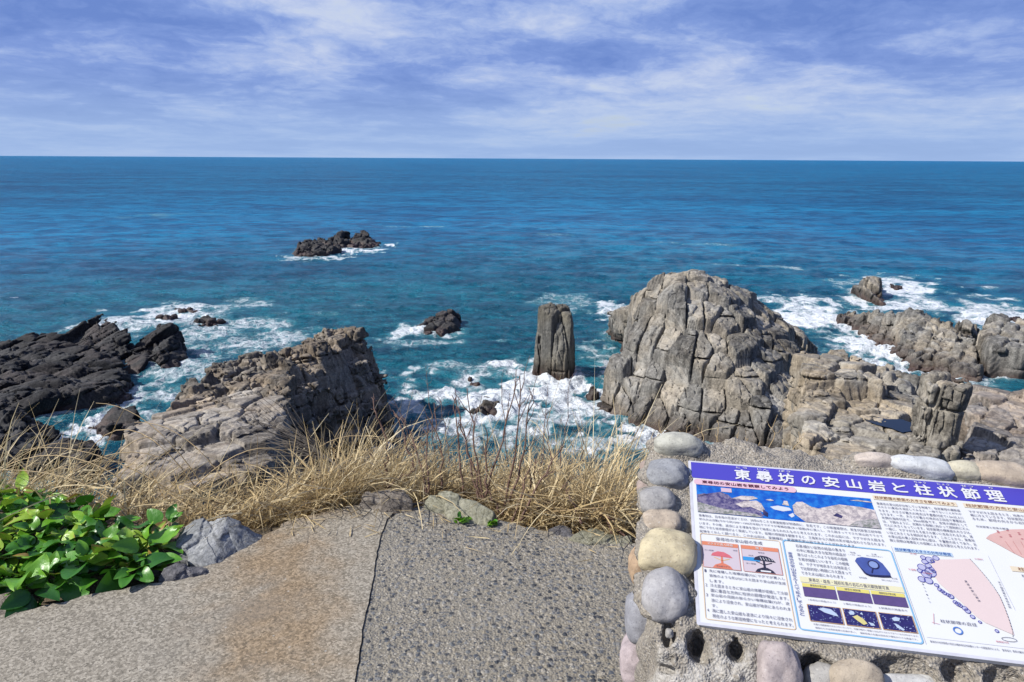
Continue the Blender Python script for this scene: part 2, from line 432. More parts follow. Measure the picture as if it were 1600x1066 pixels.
def build_rocks():
    up = (0.03, 0.05, 1)
    # great domed headland rock
    A = blob([(1040,424,61),(1080,418,61),(1125,434,61.5),(1165,455,62),(1195,479,63),(1218,494,63),(1000,452,63),(986,474,66),(1060,450,58.3),(1130,462,58.3),
              (1010,486,60),(985,560,57),(1100,556,54.8),(1220,552,56),(1247,545,59)],
             [(985,662),(1010,675),(1100,697),(1240,722),(976,545),(1250,545),(1200,520)])
    B = blob([(958,552,58.5),(974,556,58.5),(985,590,56),(950,575,57.5)], [(938,640),(950,655),(990,672),(968,585),(985,560)])
    C = blob([(950,489,80.5),(966,486,81),(985,474,80),(992,480,74)], [(943,520),(952,529),(986,540),(990,510)])
    D = blob([(1236,506,66),(1252,520,63),(1262,540,60),(1225,500,66)], [(1255,560),(1250,600),(1275,545),(1240,520)])
    rock('headland_rock', 'great domed grey rock with vertical jointed columns, largest rock in the sea', [A, B, C, D], .085, M_GREY, up, cell=1.75, seg=4.6, k=.15,
         amp=.42, amp2=.26, crack=.8, cw=.08, rough=.10, blk=.36, warp=.10, facet=.20, sub=.15, seed=3, cat='sea rock')
    # candle pillar
    P = blob([(838,487,67),(848,477,67.6),(868,472.5,68),(888,477,68.4),(895.5,488,67.6),(892,490,66.4),(842,488,66.4)],
             [(830,586),(862,593),(893,596),(835,572),(897,577)])
    rock('sea_stack', 'tall narrow grey stone pillar standing alone in the surf', [P], .07, M_PILLAR, (0, 0, 1), cell=1.45, seg=7.5, amp=.2, amp2=.12, crack=.45, cw=.13,
         rough=.08, blk=.22, warp=.08, facet=.12, seed=14, cat='sea stack', rsc=1.1)
    # mid-sea pointed rock
    P = blob([(703,477,89),(711,482,89),(716,497,87),(690,488,88),(672,494,88),(662,503,87)], [(650,514),(668,522),(698,525),(720,519),(722,505),(680,500)])
    rock('pointed_rock', 'small dark pointed rock alone in open water left of the tall pillar', [P], .09, M_DARK, (-.35, -.25, 1), cell=1.5, seg=5, amp=.5, amp2=.2, crack=.4, cw=.18, rough=.2, seed=12, blk=.6, cat='sea rock')
    # far islet
    h1 = blob([(466,385,182),(482,374,182),(502,372,183),(515,375,181),(526,385,178)], [(457,396),(470,401),(500,401),(528,393),(505,386),(470,390)])
    h2 = blob([(527,368,183),(531,359,183),(537,359,183),(541,370,183),(520,374,182)], [(512,395),(530,392),(545,386),(530,382)])
    h3 = blob([(550,368,186),(562,364,187),(567,363,187),(572,368,187),(585,376,186)], [(540,386),(556,389),(590,386),(594,380),(560,377)])
    rock('rocky_islet', 'low black islet with two knobs far out in open sea', [h1, h2, h3], .2, M_DARK, (.15, .1, 1), cell=1.7, seg=2.5, amp=1.0, amp2=.7, crack=.5, cw=.3, rough=.35, rsc=.5, chunk=.5, csc=1.6, seed=21, cat='islet', k=.3)
    # small rocks in the left surf
    rock('surf_rock', 'dark little rock breaking the foam behind the black reef, upper of two', [blob([(285,479,104),(297,478,104),(301,483,103)], [(274,485),(300,488),(304,484),(285,481)])], .12, M_DARK, (.3, 0, 1), cell=1.1, amp=.5, rough=.25, seed=30, cat='sea rock')
    rock('surf_rock', 'tiny dark rock awash in foam just below its bigger neighbour', [blob([(255,494,96),(268,493,96)], [(247,499),(268,502),(272,496),(255,495)])], .1, M_DARK, (.3, 0, 1), cell=1., amp=.4, rough=.25, seed=33, cat='sea rock')
    rock('flat_rock', 'flat brownish dark rock awash behind the black reef', [blob([(312,497,94),(330,493,95),(338,497,93)], [(303,507),(320,511),(336,507),(325,499)]), blob([(336,498,94),(350,495,95)], [(330,508),(351,505),(352,499),(340,498)])], .1, M_DARK, (.3, .1, 1), cell=1.3, amp=.3, rough=.2, seed=35, cat='sea rock')
    # black reef at the left: inclined columns
    ax = (.80, .34, .46)
    a = prism((163,492,76),(184,492,75.5),(176,488,76),(198,532,72),(110,527,76),(80,537,76),(92,580,69),(188,566,69.5), flare=.4)
    b = prism((0,554,74),(45,540,76),(92,524,76),(180,545,70.5),(196,584,62.5),(100,598,59.5),(0,584,62),(-160,584,61),(-160,558,72), flare=.8)
    c = blob([(244,517,74),(257,507,73.8),(269,508,73.5),(284,528,73),(294,556,71.5),(243,556,70.5),(232,530,73)], [(299,571),(268,580),(250,584),(238,560),(285,548)])
    d = prism((200,548,73),(236,528,74.5),(243,556,70.5),(215,572,67.5),(190,575,68), flare=.4)
    e = prism((60,600,59.5),(188,584,62),(199,598,59.5),(162,606,57.5),(62,628,54.8),(-10,638,53.5),(-150,630,54),(-150,595,60), flare=.7)
    rock('black_reef', 'long black reef of tilted jointed blocks at the left edge', [a, b, c, d, e], .125, M_DARK, ax, cell=1.5, seg=4.2, amp=.8, amp2=.4, crack=.7, cw=.13,
         rough=.10, blk=.35, facet=.5, sub=.2, k=.3, seed=41, cat='reef')
    f = prism((112,660,51.5),(185,634,54.5),(206,648,52.5),(228,660,50.8),(172,670,49.5), flare=.6)
    g = prism((52,690,46.5),(110,676,48),(154,690,45.5),(130,725,41.5),(40,725,42), flare=.6)
    rock('low_reef', 'low black stepped reef between the two big left rocks, foam in its gaps', [f, g], .1, M_DARK, ax, cell=1.2, seg=3.5, amp=.9, amp2=.35, crack=.45, cw=.18, rough=.2, blk=.45, k=.2, seed=47, cat='reef')
    f = prism((-10,648,51.5),(36,646,52.5),(76,668,49),(56,712,43),(-60,718,43),(-120,655,51), flare=.5)
    rock('black_boulder', 'black shaded rock at the left edge below the long reef', [f], .11, M_DARK, (.5, .2, .7), cell=1.5, seg=3, amp=.8, amp2=.4, crack=.4, rough=.25, seed=49, chunk=.4, csc=1.4, cat='reef')
    # stepped brown headland, left of centre
    a = blob([(478,525,53.5),(503,514,54.5),(536,504,54.5),(550,514,54),(577,545,53),(592,580,52.5),(600,612,52.2),(455,556,49),(440,598,44),(500,585,48.5),(555,600,50)],
             [(615,672),(606,700),(560,716),(470,735),(480,600),(590,640)])
    b = prism((348,574,48.5),(402,551,51.5),(452,538,53.5),(470,585,46),(440,624,39),(352,618,42),(338,592,45), flare=.5)
    b2 = prism((292,612,44.5),(345,590,45.5),(360,622,41),(258,634,41), flare=.5)
    c = prism((216,664,35.5),(255,638,39.5),(300,618,42),(440,610,41),(452,650,35),(432,712,31),(300,762,28),(180,742,29),(188,692,32.5), flare=.5)
    c2 = prism((290,622,41),(440,614,41),(455,650,35),(380,690,33),(330,660,36), flare=.5)
    d = prism((400,560,50),(520,545,51),(545,575,50.5),(470,610,43), flare=.3)
    rock('brown_headland', 'broad brown stepped headland left of centre, right side in deep shade', [a, b, b2, c2, d], .095, M_HEAD, (-.22, .10, 1), cell=1.5, seg=1.1, amp=.55, amp2=.42,
         crack=.6, cw=.09, rough=.15, blk=.45, warp=.2, chunk=.12, csc=1.6, facet=.42, ter=.45, sub=.22, seed=55, cat='sea rock', k=.4)
    rock('ledge', 'pale flat stepped ledge at the near foot of the headland', [c], .08, M_LEDGE, (-.16, .12, 1), parent='brown_headland', cell=2.1, seg=.75, amp=.12, amp2=.22, crack=.42, cw=.09,
         rough=.10, blk=.55, warp=.25, facet=.22, ter=.45, seed=57, sub=.1)
    # stepped platform on the right
    a = prism((1253,550,-11.1),(1300,545,-11.1),(1335,550,-11.1),(1366,574,-11.2),(1369,600,-11.3),(1310,596,-11.2),(1262,588,-11.1), flare=.25)
    b = prism((1262,604,-12.4),(1370,600,-12.4),(1440,628,-12.5),(1420,695,-12.5),(1330,724,-12.5),(1264,716,-12.3), flare=.3)
    b2 = prism((1254,600,-11.8),(1290,604,-11.8),(1300,640,-11.9),(1290,700,-12.0),(1254,690,-11.9), flare=.3)
    c = prism((1345,568,-12.9),(1385,560,-12.9),(1442,588,-13.0),(1442,640,-13.0),(1380,615,-12.9), flare=.4)
    rock('jointed_platform', 'tan stepped rock platform right of the great dome, split by joints', [a, b, b2], .08, M_TAN, (.05, .1, 1), cell=1.7, seg=.8, amp=.16, amp2=.2, crack=.34, cw=.09,
         rough=.09, blk=.6, warp=.25, facet=.22, ter=.3, seed=61, cat='sea rock', k=.1)
    rock('cobbled_ledge', 'grey ledge of rounded column tops between tan platform and square tower', [c], .085, M_GREY, (.25, .2, 1), cell=1.15, seg=2, amp=.5, amp2=.2, crack=.5, cw=.22, rough=.08, blk=.7, facet=.2, seed=64, cat='sea rock')
    # square tower
    a = prism((1446,588,32.6),(1480,586,32.8),(1519,602,31.9),(1514,613,30.9),(1444,598,31.2), flare=.2)
    b = prism((1412,692,31.2),(1440,668,32),(1500,680,31.2),(1500,708,30),(1398,727,29.2), flare=.3)
    rock('rock_tower', 'square tan rock tower casting a shadow to its right', [a, b], .055, M_TAN, (.04, 0, 1), cell=1.25, seg=1.9, amp=.18, amp2=.2, crack=.42, cw=.10, rough=.10, blk=.35, facet=.4, warp=.3, seed=67, cat='sea rock', k=.12)
    # pinkish ground beyond the tower
    a = prism((1532,606,43),(1600,614,42),(1750,640,40),(1750,730,30),(1500,730,29.5),(1512,664,35), flare=.2)
    b = prism((1600,625,41),(1720,640,40),(1720,670,36),(1605,650,38), flare=.2)
    b[:, 2] += np.where(b[:, 2] > -22, .8, 0)
    rock('pink_platform', 'flat pinkish jointed rock beyond the square tower at the right edge', [a, b], .09, M_PINK, (.05, .05, 1), cell=1.7, seg=1.0, amp=.25, amp2=.2, crack=.35, cw=.1, rough=.10, blk=.65, facet=.3, ter=.4, seed=71, cat='sea rock', k=.2)
    # long ridge
    a = blob([(1312,489,92),(1345,489,89),(1366,490,87),(1385,492,84),(1350,505,86)], [(1305,493),(1330,515),(1378,548),(1395,556),(1390,510)])
    b = blob([(1395,490,83),(1425,483.5,82),(1442,487,80),(1456,502,78),(1462,530,73.5),(1400,530,76)], [(1378,545),(1415,572),(1445,586),(1475,590),(1470,520),(1390,520)])
    c = blob([(1450,495,79),(1474,502,77),(1490,520,74),(1520,545,69.5),(1531,566,67.5),(1500,560,68.5)], [(1440,580),(1462,600),(1500,610),(1545,606),(1530,540)])
    rock('long_ridge', 'long lumpy grey ridge of rock behind the white surf on the right', [a, b, c], .11, M_GREY, (.1, .1, 1), cell=1.3, seg=3, amp=.75, amp2=.3, crack=.4, cw=.2, rough=.13, blk=.5, chunk=.12, csc=1.8, facet=.4, seed=75, cat='sea rock')
    a = blob([(1501,506,80),(1512,500,80.5),(1522,506,80),(1526,520,79)], [(1497,530),(1528,530),(1526,515),(1500,515)])
    rock('stub_rock', 'short rounded rock stub standing behind the end of the long ridge', [a], .1, M_GREY, up, cell=1.1, seg=3, amp=.3, rough=.2, seed=78, cat='sea rock')
    a = prism((1543,507,73),(1570,496,75),(1605,497,75),(1700,500,75),(1700,545,65),(1545,545,66.5),(1536,525,70), flare=.5)
    rock('edge_cliff', 'big grey rock at right edge with smooth upright faces', [a], .1, M_GREY, (.1, .1, 1), cell=1.9, seg=4, amp=.6, amp2=.3, crack=.5, cw=.2, rough=.12, blk=.5, facet=.4, seed=81, cat='sea rock')
    # far tooth
    a = blob([(1349,432,108),(1360,430,108.5),(1376,432,108),(1377,452,106)], [(1338,452),(1360,465),(1378,468),(1379,450),(1350,447)])
    b = blob([(1336,447,110),(1350,448,107),(1372,465,103.5)], [(1330,452),(1352,466),(1385,478),(1384,468),(1350,448)])
    rock('tooth_rock', 'lone tooth shaped rock with a low brown tail beyond the right surf', [a, b], .11, M_GREY, (.1, -.1, 1), cell=2.6, seg=8, amp=.15, amp2=.1, crack=.25, cw=.2, rough=.1, blk=.1, facet=.15, k=.15, seed=84, cat='sea rock')
    rock('awash_rock', 'thin dark sliver of rock awash right of the lone tooth rock', [blob([(1394,445,117),(1404,449,115)], [(1389,446),(1404,453),(1413,453),(1400,446)])], .1, M_DARK, up, cell=1.2, amp=.3, rough=.2, seed=87, cat='sea rock')
    rock('awash_rock', 'dark rock awash in surf behind the big rock at right edge', [blob([(1578,495,97),(1592,494,97)], [(1568,500),(1590,506),(1606,504),(1590,497)])], .12, M_DARK, up, cell=1.2, amp=.4, rough=.25, seed=88, cat='sea rock')
    # stones in the central surf
    rock('surf_boulder', 'dark angular boulder in white surf below the tall pillar', [blob([(760,617,60),(777,614,60.5),(779,628,59.5),(757,630,59.2)], [(745,652),(778,656),(780,640),(755,640)]), blob([(738,636,58.5),(752,628,59)], [(733,658),(758,662),(765,645)])], .07, M_PILLAR, (.2, .1, 1), cell=1.2, seg=1.4, amp=.16, amp2=.16, crack=.2, rough=.10, blk=.3, sub=.05, seed=91, chunk=.08, csc=.8, cat='sea rock')
    rock('surf_stone', 'small dark stone awash in surf, nearest the tall pillar', [blob([(742,599,65.5),(750,597,66)], [(734,604),(752,611),(757,606),(745,600)])], .07, M_PILLAR, up, cell=.9, amp=.3, rough=.2, seed=93, cat='sea rock')
    rock('surf_stone', 'brown flat stone awash in surf above the dark angular boulder', [blob([(728,588,67),(737,586,67.5)], [(722,593),(738,597),(745,592),(730,588)])], .07, M_PILLAR, up, cell=.9, amp=.3, rough=.2, seed=95, cat='sea rock')
    rock('surf_stone', 'brown stone awash in surf right of the dark angular boulder', [blob([(800,643,57.5),(810,641,58)], [(793,652),(812,655),(818,648),(800,645)])], .07, M_PILLAR, up, cell=.9, amp=.3, rough=.2, seed=97, cat='sea rock')
    rock('corner_rock', 'small dark rock in surf at the left foot of the great dome', [blob([(922,611,61.5),(932,610,62),(936,620,61)], [(919,630),(926,632),(940,624),(934,616)])], .06, M_PILLAR, up, cell=.9, amp=.3, rough=.15, seed=99, cat='sea rock')
build_rocks()
finish_rocks()

# water of the pool
m, nt, bs, pos = material('pool_water')
nt.put(bs.inputs['Base Color'], (.006, .009, .014, 1)); bs.inputs['Roughness'].default_value = .10; bs.inputs['Specular IOR Level'].default_value = .3
nt.put(bs.inputs['Normal'], nt.bump(nt.noise(pos, 6, 3), .08, .02)); M_POOL = m

# ------------------------------------------------------------------ sea
def build_sea():
    nr, na = 760, 900
    r_far = 30000.0; r_near = 19.0
    u = np.linspace(0, 1, nr); r = 1/(1/r_near+(1/r_far-1/r_near)*u)
    th = np.radians(np.linspace(-62, 62, na))
    R, T = np.meshgrid(r, th, indexing='ij')
    X = (R*np.sin(T)).ravel().astype(np.float32); Y = (R*np.cos(T)).ravel().astype(np.float32)
    P = np.stack([X, Y, np.zeros_like(X)], 1); Rr = R.ravel()
    dr = Rr**2/(21.6*F_PX*.64)
    z = np.zeros_like(X)
    g = np.random.default_rng(4)
    for wl, am, n in ((26, .16, 3), (13, .16, 4), (7, .15, 6), (4, .10, 7), (2.2, .06, 8), (1.2, .03, 8)):
        for _ in range(n):
            an = math.radians(g.normal(-100, 32)); kx, ky = math.cos(an)*2*math.pi/wl, math.sin(an)*2*math.pi/wl
            w = wl*g.uniform(.8, 1.25)/wl
            ph = X*kx*w+Y*ky*w+g.uniform(0, 6.28)+2.2*vnoise(P, 1/(wl*2.5), 5)
            s = np.sin(ph); fade = np.clip(1.6-dr*2.6/wl, 0, 1)
            z += am/math.sqrt(n)*1.5*fade*(1-np.abs(s))**1.0 if wl < 10 else am/math.sqrt(n)*fade*s
    z -= z.mean()
    # foam weight: nearness to rocks plus the surf patches
    P3 = np.stack([X, Y, np.full_like(X, SEA+.1)], 1)
    foam = np.zeros_like(X)
    for planes, pts in ROCK_HULLS:
        lo = pts.min(0)-5; hi = pts.max(0)+5
        s = np.nonzero((X > lo[0]) & (X < hi[0]) & (Y > lo[1]) & (Y < hi[1]))[0]
        if len(s) == 0: continue
        d = sdf_hulls(P3[s], planes, .3)
        ex = np.exp(-np.maximum(d, 0)/.9)*.62
        foam[s] = np.maximum(foam[s], ex)
    nz = vnoise(P, .16, 77)+.5
    foam *= (.35+1.2*nz)
    patches = [(800,618,130,42,1.0),(862,604,80,30,1.0),(780,640,60,26,.95),(720,672,130,22,.72),(860,690,130,22,.7),(990,650,40,30,.6),(700,625,100,28,.8),(650,650,40,24,.6),(648,578,45,9,.65),(640,520,50,8,.75),(672,535,70,9,.5),(950,482,34,14,.75),
        (955,600,34,45,.75),(900,645,100,38,.7),(1000,682,60,14,.9),(930,560,40,25,.5),(880,470,60,12,.4),(780,570,130,20,.5),
        (1290,498,80,26,.95),(1380,545,70,30,1.0),(1440,575,40,16,1.0),(1250,478,50,16,.7),(1310,520,60,30,.95),(1430,462,75,20,.95),(1400,440,40,10,.8),(1540,495,80,15,.8),(1480,480,70,14,.75),(1560,485,90,9,.6),(1270,470,40,10,.8),
        (1210,418,60,3.0,.6),(1330,440,40,8,.5),
        (340,500,130,30,.62),(225,498,70,17,.72),(340,545,100,22,.6),(250,605,70,45,.58),(40,545,70,8,.55),(280,490,36,10,.9),(150,668,42,17,1.0),(110,690,40,14,.95),(30,645,40,8,.9),(320,560,40,30,.5),
        (205,625,40,20,.7),(430,500,60,14,.4),(170,515,50,8,.6),
        (606,382,14,3,1.0),(575,390,30,3.4,.85),(540,391,18,4,.95),(510,402,40,3,.75),(462,402,24,4,.6),(1100,380,60,1.5,.35),(640,352,40,1.6,.45),(880,365,50,1.6,.35),(250,335,60,2,.35)]
    for px, py, rx, ry, sgt in patches:
        c = at_z(px, py, SEA); D = math.hypot(c[0], c[1])
        if D > 2500: continue
        ax = rx*D/F_PX*1.02; ay = ry*D*D/(21.6*F_PX)*1.06
        t = math.atan2(c[0], c[1]); dx = X-c[0]; dy = Y-c[1]
        a = (dx*math.cos(t)-dy*math.sin(t))/ax; b = (dx*math.sin(t)+dy*math.cos(t))/ay
        s = np.nonzero(a*a+b*b < 4)[0]
        if len(s) == 0: continue
        q = np.sqrt(a[s]**2+b[s]**2)+1.7*fbm(P[s], 1/max(1.2, ax*.45), 4, 9)
        e = np.clip(1.25-q, 0, 1); e = e*e*(3-2*e)*sgt*1.08
        foam[s] = np.maximum(foam[s], e)
    z += np.clip(foam-.3, 0, 1)*.6*(fbm(P, 1.1, 3, 31)+.2)*np.clip(1.6-dr*1.2, 0, 1)*1.6
    V = np.stack([X, Y, z+SEA], 1)
    idx = np.arange(nr*na).reshape(nr, na)
    Q = np.stack([idx[:-1, :-1], idx[1:, :-1], idx[1:, 1:], idx[:-1, 1:]], -1).reshape(-1, 4)
    m, nt, bs, pos = material('sea_water')
    fo = nt.attr('foam')
    x, y, zz = nt.xyz(pos)
    dist = nt.vmath('LENGTH', pos); dist = nt.n[-1].outputs['Value']
    warp = nt.vmath('ADD', pos, nt.vmath('SCALE', nt.vmath('SUBTRACT', nt.noise(pos, .35, 4, .6, out=1), (.5, .5, .5)), scale=3.0))
    lace = nt.voro(nt.mapping(warp, scale=(1, .8, 0)), .75, 'DISTANCE_TO_EDGE')
    lace2 = nt.voro(nt.mapping(warp, scale=(1, .8, 0)), 2.1, 'DISTANCE_TO_EDGE')
    nn = nt.noise(nt.mapping(warp, scale=(.8, 1, 1)), 1.0, 7, .68)
    web = nt.math('SUBTRACT', 1.0, nt.math('ADD', nt.math('MULTIPLY', lace, 1.5), nt.math('MULTIPLY', lace2, .8)))
    sig = nt.math('ADD', nt.math('MULTIPLY', web, .33), nt.math('MULTIPLY', nn, .72))
    th_ = nt.math('SUBTRACT', .925, nt.math('MULTIPLY', fo, .60))
    fm = nt.mapr(nt.math('SUBTRACT', sig, th_), -.11, .25)
    fm = nt.math('MULTIPLY', fm, nt.mapr(fo, .06, .2))
    # whitecaps out at sea
    wc = nt.noise(nt.mapping(pos, rot=(0, 0, .15), scale=(.035, .16, 1)), 1.0, 5, .62)
    wc = nt.mapr(wc, .735, .79, 0, .75)
    fm = nt.math('MAXIMUM', fm, wc)
    deep = nt.noise(nt.mapping(pos, scale=(.006, .02, 1)), 1.0, 5, .6)
    chop = nt.noise(nt.mapping(pos, rot=(0, 0, .12), scale=(.22, .55, 1)), 1.0, 6, .62)
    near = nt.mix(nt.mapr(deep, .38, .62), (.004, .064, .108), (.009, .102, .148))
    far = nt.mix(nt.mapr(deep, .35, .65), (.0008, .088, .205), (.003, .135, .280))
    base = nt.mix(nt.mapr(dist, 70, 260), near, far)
    chop2 = nt.noise(nt.mapping(pos, rot=(0, 0, -.18), scale=(.55, 1.5, 1)), 1.0, 4, .6)
    chop3 = nt.noise(nt.mapping(pos, rot=(0, 0, .05), scale=(.045, .085, 1)), 1.0, 5, .65)
    chop4 = nt.noise(nt.mapping(pos, rot=(0, 0, .1), scale=(.15, .27, 1)), 1.0, 4, .6)
    cn = nt.math('ADD', nt.math('MULTIPLY', chop, .6), nt.math('MULTIPLY', chop2, .4))
    cf = nt.math('ADD', nt.math('MULTIPLY', chop4, .62), nt.math('MULTIPLY', chop3, .38))
    cm = nt.node('ShaderNodeMix', data_type='FLOAT', ins={0: nt.mapr(dist, 60, 170), 2: cn, 3: cf}).outputs[0]
    base = nt.mix(nt.mapr(cm, .43, .57), nt.mix(1.0, base, (.46, .58, .64), 'MULTIPLY'), nt.mix(1.0, base, (1.3, 1.22, 1.14), 'MULTIPLY'))  # light and shade of the wavelets painted into the water colour
    aer = nt.math('MULTIPLY', nt.mapr(fo, .05, .62), nt.mapr(nn, .3, .65, .3, 1.0))
    base = nt.mix(aer, base, (.075, .215, .25))
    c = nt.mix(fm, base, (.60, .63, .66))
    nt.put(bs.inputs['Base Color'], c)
    nt.put(bs.inputs['Roughness'], nt.math('ADD', nt.mapr(dist, 60, 400, .16, .34), nt.math('MULTIPLY', fm, .5)))
    bs.inputs['IOR'].default_value = 1.333
    nt.put(bs.inputs['Specular IOR Level'], nt.mapr(dist, 50, 300, .20, .06))
    b1 = nt.noise(nt.mapping(pos, rot=(0, 0, .2), scale=(.75, 1.5, 1)), 1.0, 7, .62)
    b2 = nt.noise(nt.mapping(pos, rot=(0, 0, -.1), scale=(.06, .2, 1)), 1.0, 7, .66)
    farf = nt.mapr(dist, 60, 700)
    hh = nt.math('ADD', nt.math('MULTIPLY', b1, nt.math('SUBTRACT', 1.0, nt.math('MULTIPLY', farf, .7))), nt.math('MULTIPLY', b2, nt.math('ADD', .6, nt.math('MULTIPLY', farf, 9))))
    hh = nt.math('ADD', hh, nt.math('MULTIPLY', fm, .25))
    nt.put(bs.inputs['Normal'], nt.bump(hh, 1.0, 1.0))
    o = np_mesh('sea', V, Q, m, smooth=True, attrs={'foam': foam})
    tag(o, kind='structure')
build_sea()
# ------------------------------------------------------------------ ground and path
def interp(x, xs, ys): return np.interp(x, xs, ys)
EDGE_X = [-60, -6, -2.2, -1.3, -.8, 0, .6, 1.2, 3, 60]; EDGE_Y = [3.3, 3.2, 2.95, 2.8, 2.95, 2.9, 2.72, 2.6, 2.6, 3.0]
def ground_z(x, y):
    t = np.maximum(y-interp(x, EDGE_X, EDGE_Y), 0)
    z = -.045-.62*t-.085*t*t
    # the slope falls away sooner at the left, where the rocks show through
    lf = np.clip((-.9-x)/1.2, 0, 1); z = z-lf*.35*t
    return np.maximum(z, -24)
def build_ground():
    xs = np.concatenate([np.linspace(-60, -5, 30)[:-1], np.arange(-5, 3, .07), np.linspace(3, 60, 30)])
    ys = np.concatenate([np.linspace(-60, 1, 25)[:-1], np.arange(1, 6, .07), np.linspace(6, 17.5, 60)])
    X, Y = np.meshgrid(xs, ys, indexing='ij'); X = X.ravel(); Y = Y.ravel()
    P = np.stack([X, Y, 0*X], 1).astype(np.float32)
    z = ground_z(X, Y); t = np.maximum(Y-interp(X, EDGE_X, EDGE_Y), 0)
    z = z+fbm(P, 1.2, 4, 2)*np.clip(t, 0, 1)*.25-.02*(fbm(P, 3, 3, 6)+.5)
    V = np.stack([X, Y, z], 1); n, k = len(xs), len(ys)
    idx = np.arange(n*k).reshape(n, k)
    Q = np.stack([idx[:-1, :-1], idx[1:, :-1], idx[1:, 1:], idx[:-1, 1:]], -1).reshape(-1, 4)
    m, nt, bs, pos = material('soil')
    c = nt.ramp(nt.noise(pos, 9, 7, .65), [(.3, (.035, .026, .017)), (.55, (.10, .075, .045)), (.75, (.19, .15, .09))])
    nt.put(bs.inputs['Base Color'], c); bs.inputs['Roughness'].default_value = .95
    nt.put(bs.inputs['Normal'], nt.bump(nt.noise(pos, 25, 6, .7), .6, .03))
    tag(np_mesh('ground', V, Q, m), kind='structure')
build_ground()

def path_material(kind):
    m, nt, bs, pos = material('concrete_'+kind)
    p2 = nt.mapping(pos, scale=(1, 1, .6))
    if kind == 'smooth':
        grit = nt.voro(p2, 150, 'F1', 'Color'); gv = nt.xyz(grit)[0]
        f = nt.noise(p2, 60, 6, .7); big = nt.noise(p2, 1.7, 5, .62)
        c = nt.ramp(nt.math('ADD', nt.math('MULTIPLY', f, .6), nt.math('MULTIPLY', gv, .4)), [(.25, (.14, .125, .10)), (.5, (.275, .245, .198)), (.72, (.42, .38, .315))])
        x, y, z = nt.xyz(pos)
        # a rust coloured stain runs down the middle of the slab
        off = nt.math('ADD', nt.math('ABSOLUTE', nt.math('ADD', x, nt.math('ADD', .74, nt.math('MULTIPLY', nt.math('SUBTRACT', y, 1.8), .30)))), nt.math('MULTIPLY', nt.math('SUBTRACT', nt.noise(p2, 5, 5, .65), .5), .5))
        st = nt.math('MULTIPLY', nt.mapr(off, .05, .40, 1, 0), nt.mapr(nt.noise(p2, 3.0, 5, .6), .35, .6, .25, 1))
        c = nt.mix(nt.math('MULTIPLY', st, .85), c, nt.mix(1.0, c, (.92, .72, .51), 'MULTIPLY'))
        c = nt.mix(nt.mapr(big, .52, .68, 0, .35), c, (.20, .185, .165))
        sp = nt.voro(p2, 18, 'F1'); c = nt.mix(nt.mapr(sp, .05, .09, .55, 0), c, (.5, .48, .44))
        c = nt.mix(nt.mapr(nt.noise(p2, 420, 2, .8), .35, .65, .0, .55), c, nt.mix(1.0, c, (.45, .44, .42), 'MULTIPLY'))
        h = nt.math('ADD', nt.math('MULTIPLY', nt.noise(p2, 330, 2, .6), 1.2), nt.math('ADD', nt.noise(p2, 120, 4, .7), nt.math('MULTIPLY', nt.noise(p2, 9, 4), 2.5)))
        nt.put(bs.inputs['Normal'], nt.bump(h, .4, .004))
    else:
        wp = nt.vmath('ADD', p2, nt.vmath('SCALE', nt.noise(p2, 30, 2, out=1), scale=.012))
        def layer(sc):
            v = nt.node('ShaderNodeTexVoronoi', feature='F1', ins={'Vector': wp, 'Scale': sc})
            return v.outputs['Distance'], nt.xyz(v.outputs['Color'])
        d1, c1 = layer(52); d2, c2 = layer(112)
        stone = nt.ramp(c1[0], [(0, (.045, .050, .060)), (.18, (.09, .10, .118)), (.32, (.20, .20, .20)), (.46, (.27, .235, .18)), (.6, (.17, .165, .16)), (.75, (.34, .31, .265)), (.88, (.14, .145, .15)), (1, (.52, .50, .46))], 'CONSTANT')
        stone2 = nt.ramp(c2[1], [(0, (.09, .095, .105)), (.25, (.24, .22, .185)), (.5, (.33, .295, .24)), (.75, (.19, .18, .165)), (.9, (.42, .39, .34))], 'CONSTANT')
        grit = nt.noise(p2, 160, 4, .7)
        mortar = nt.ramp(grit, [(.3, (.11, .098, .08)), (.7, (.35, .315, .255))])
        s2 = nt.mapr(d2, .38, .50, 1, 0)
        c = nt.mix(s2, mortar, stone2)
        keep = nt.mapr(c1[1], .26, .30)
        s1 = nt.math('MULTIPLY', nt.mapr(d1, .40, .48, 1, 0), keep)
        c = nt.mix(s1, c, stone)
        c = nt.mix(nt.mapr(nt.noise(p2, 2.2, 4, .6), .45, .65, 0, .4), c, nt.mix(.5, c, (.36, .325, .27)))
        h = nt.math('ADD', nt.math('MULTIPLY', nt.math('MULTIPLY', nt.math('SUBTRACT', .55, d1), keep), 1.5), nt.math('ADD', nt.math('MULTIPLY', nt.math('SUBTRACT', .5, d2), .7), nt.math('MULTIPLY', grit, .35)))
        nt.put(bs.inputs['Normal'], nt.bump(h, .7, .008))
    nt.put(bs.inputs['Base Color'], nt.dim(c, .82 if kind == 'smooth' else .68)); bs.inputs['Roughness'].default_value = .85
    bs.inputs['Specular IOR Level'].default_value = .3
    return m
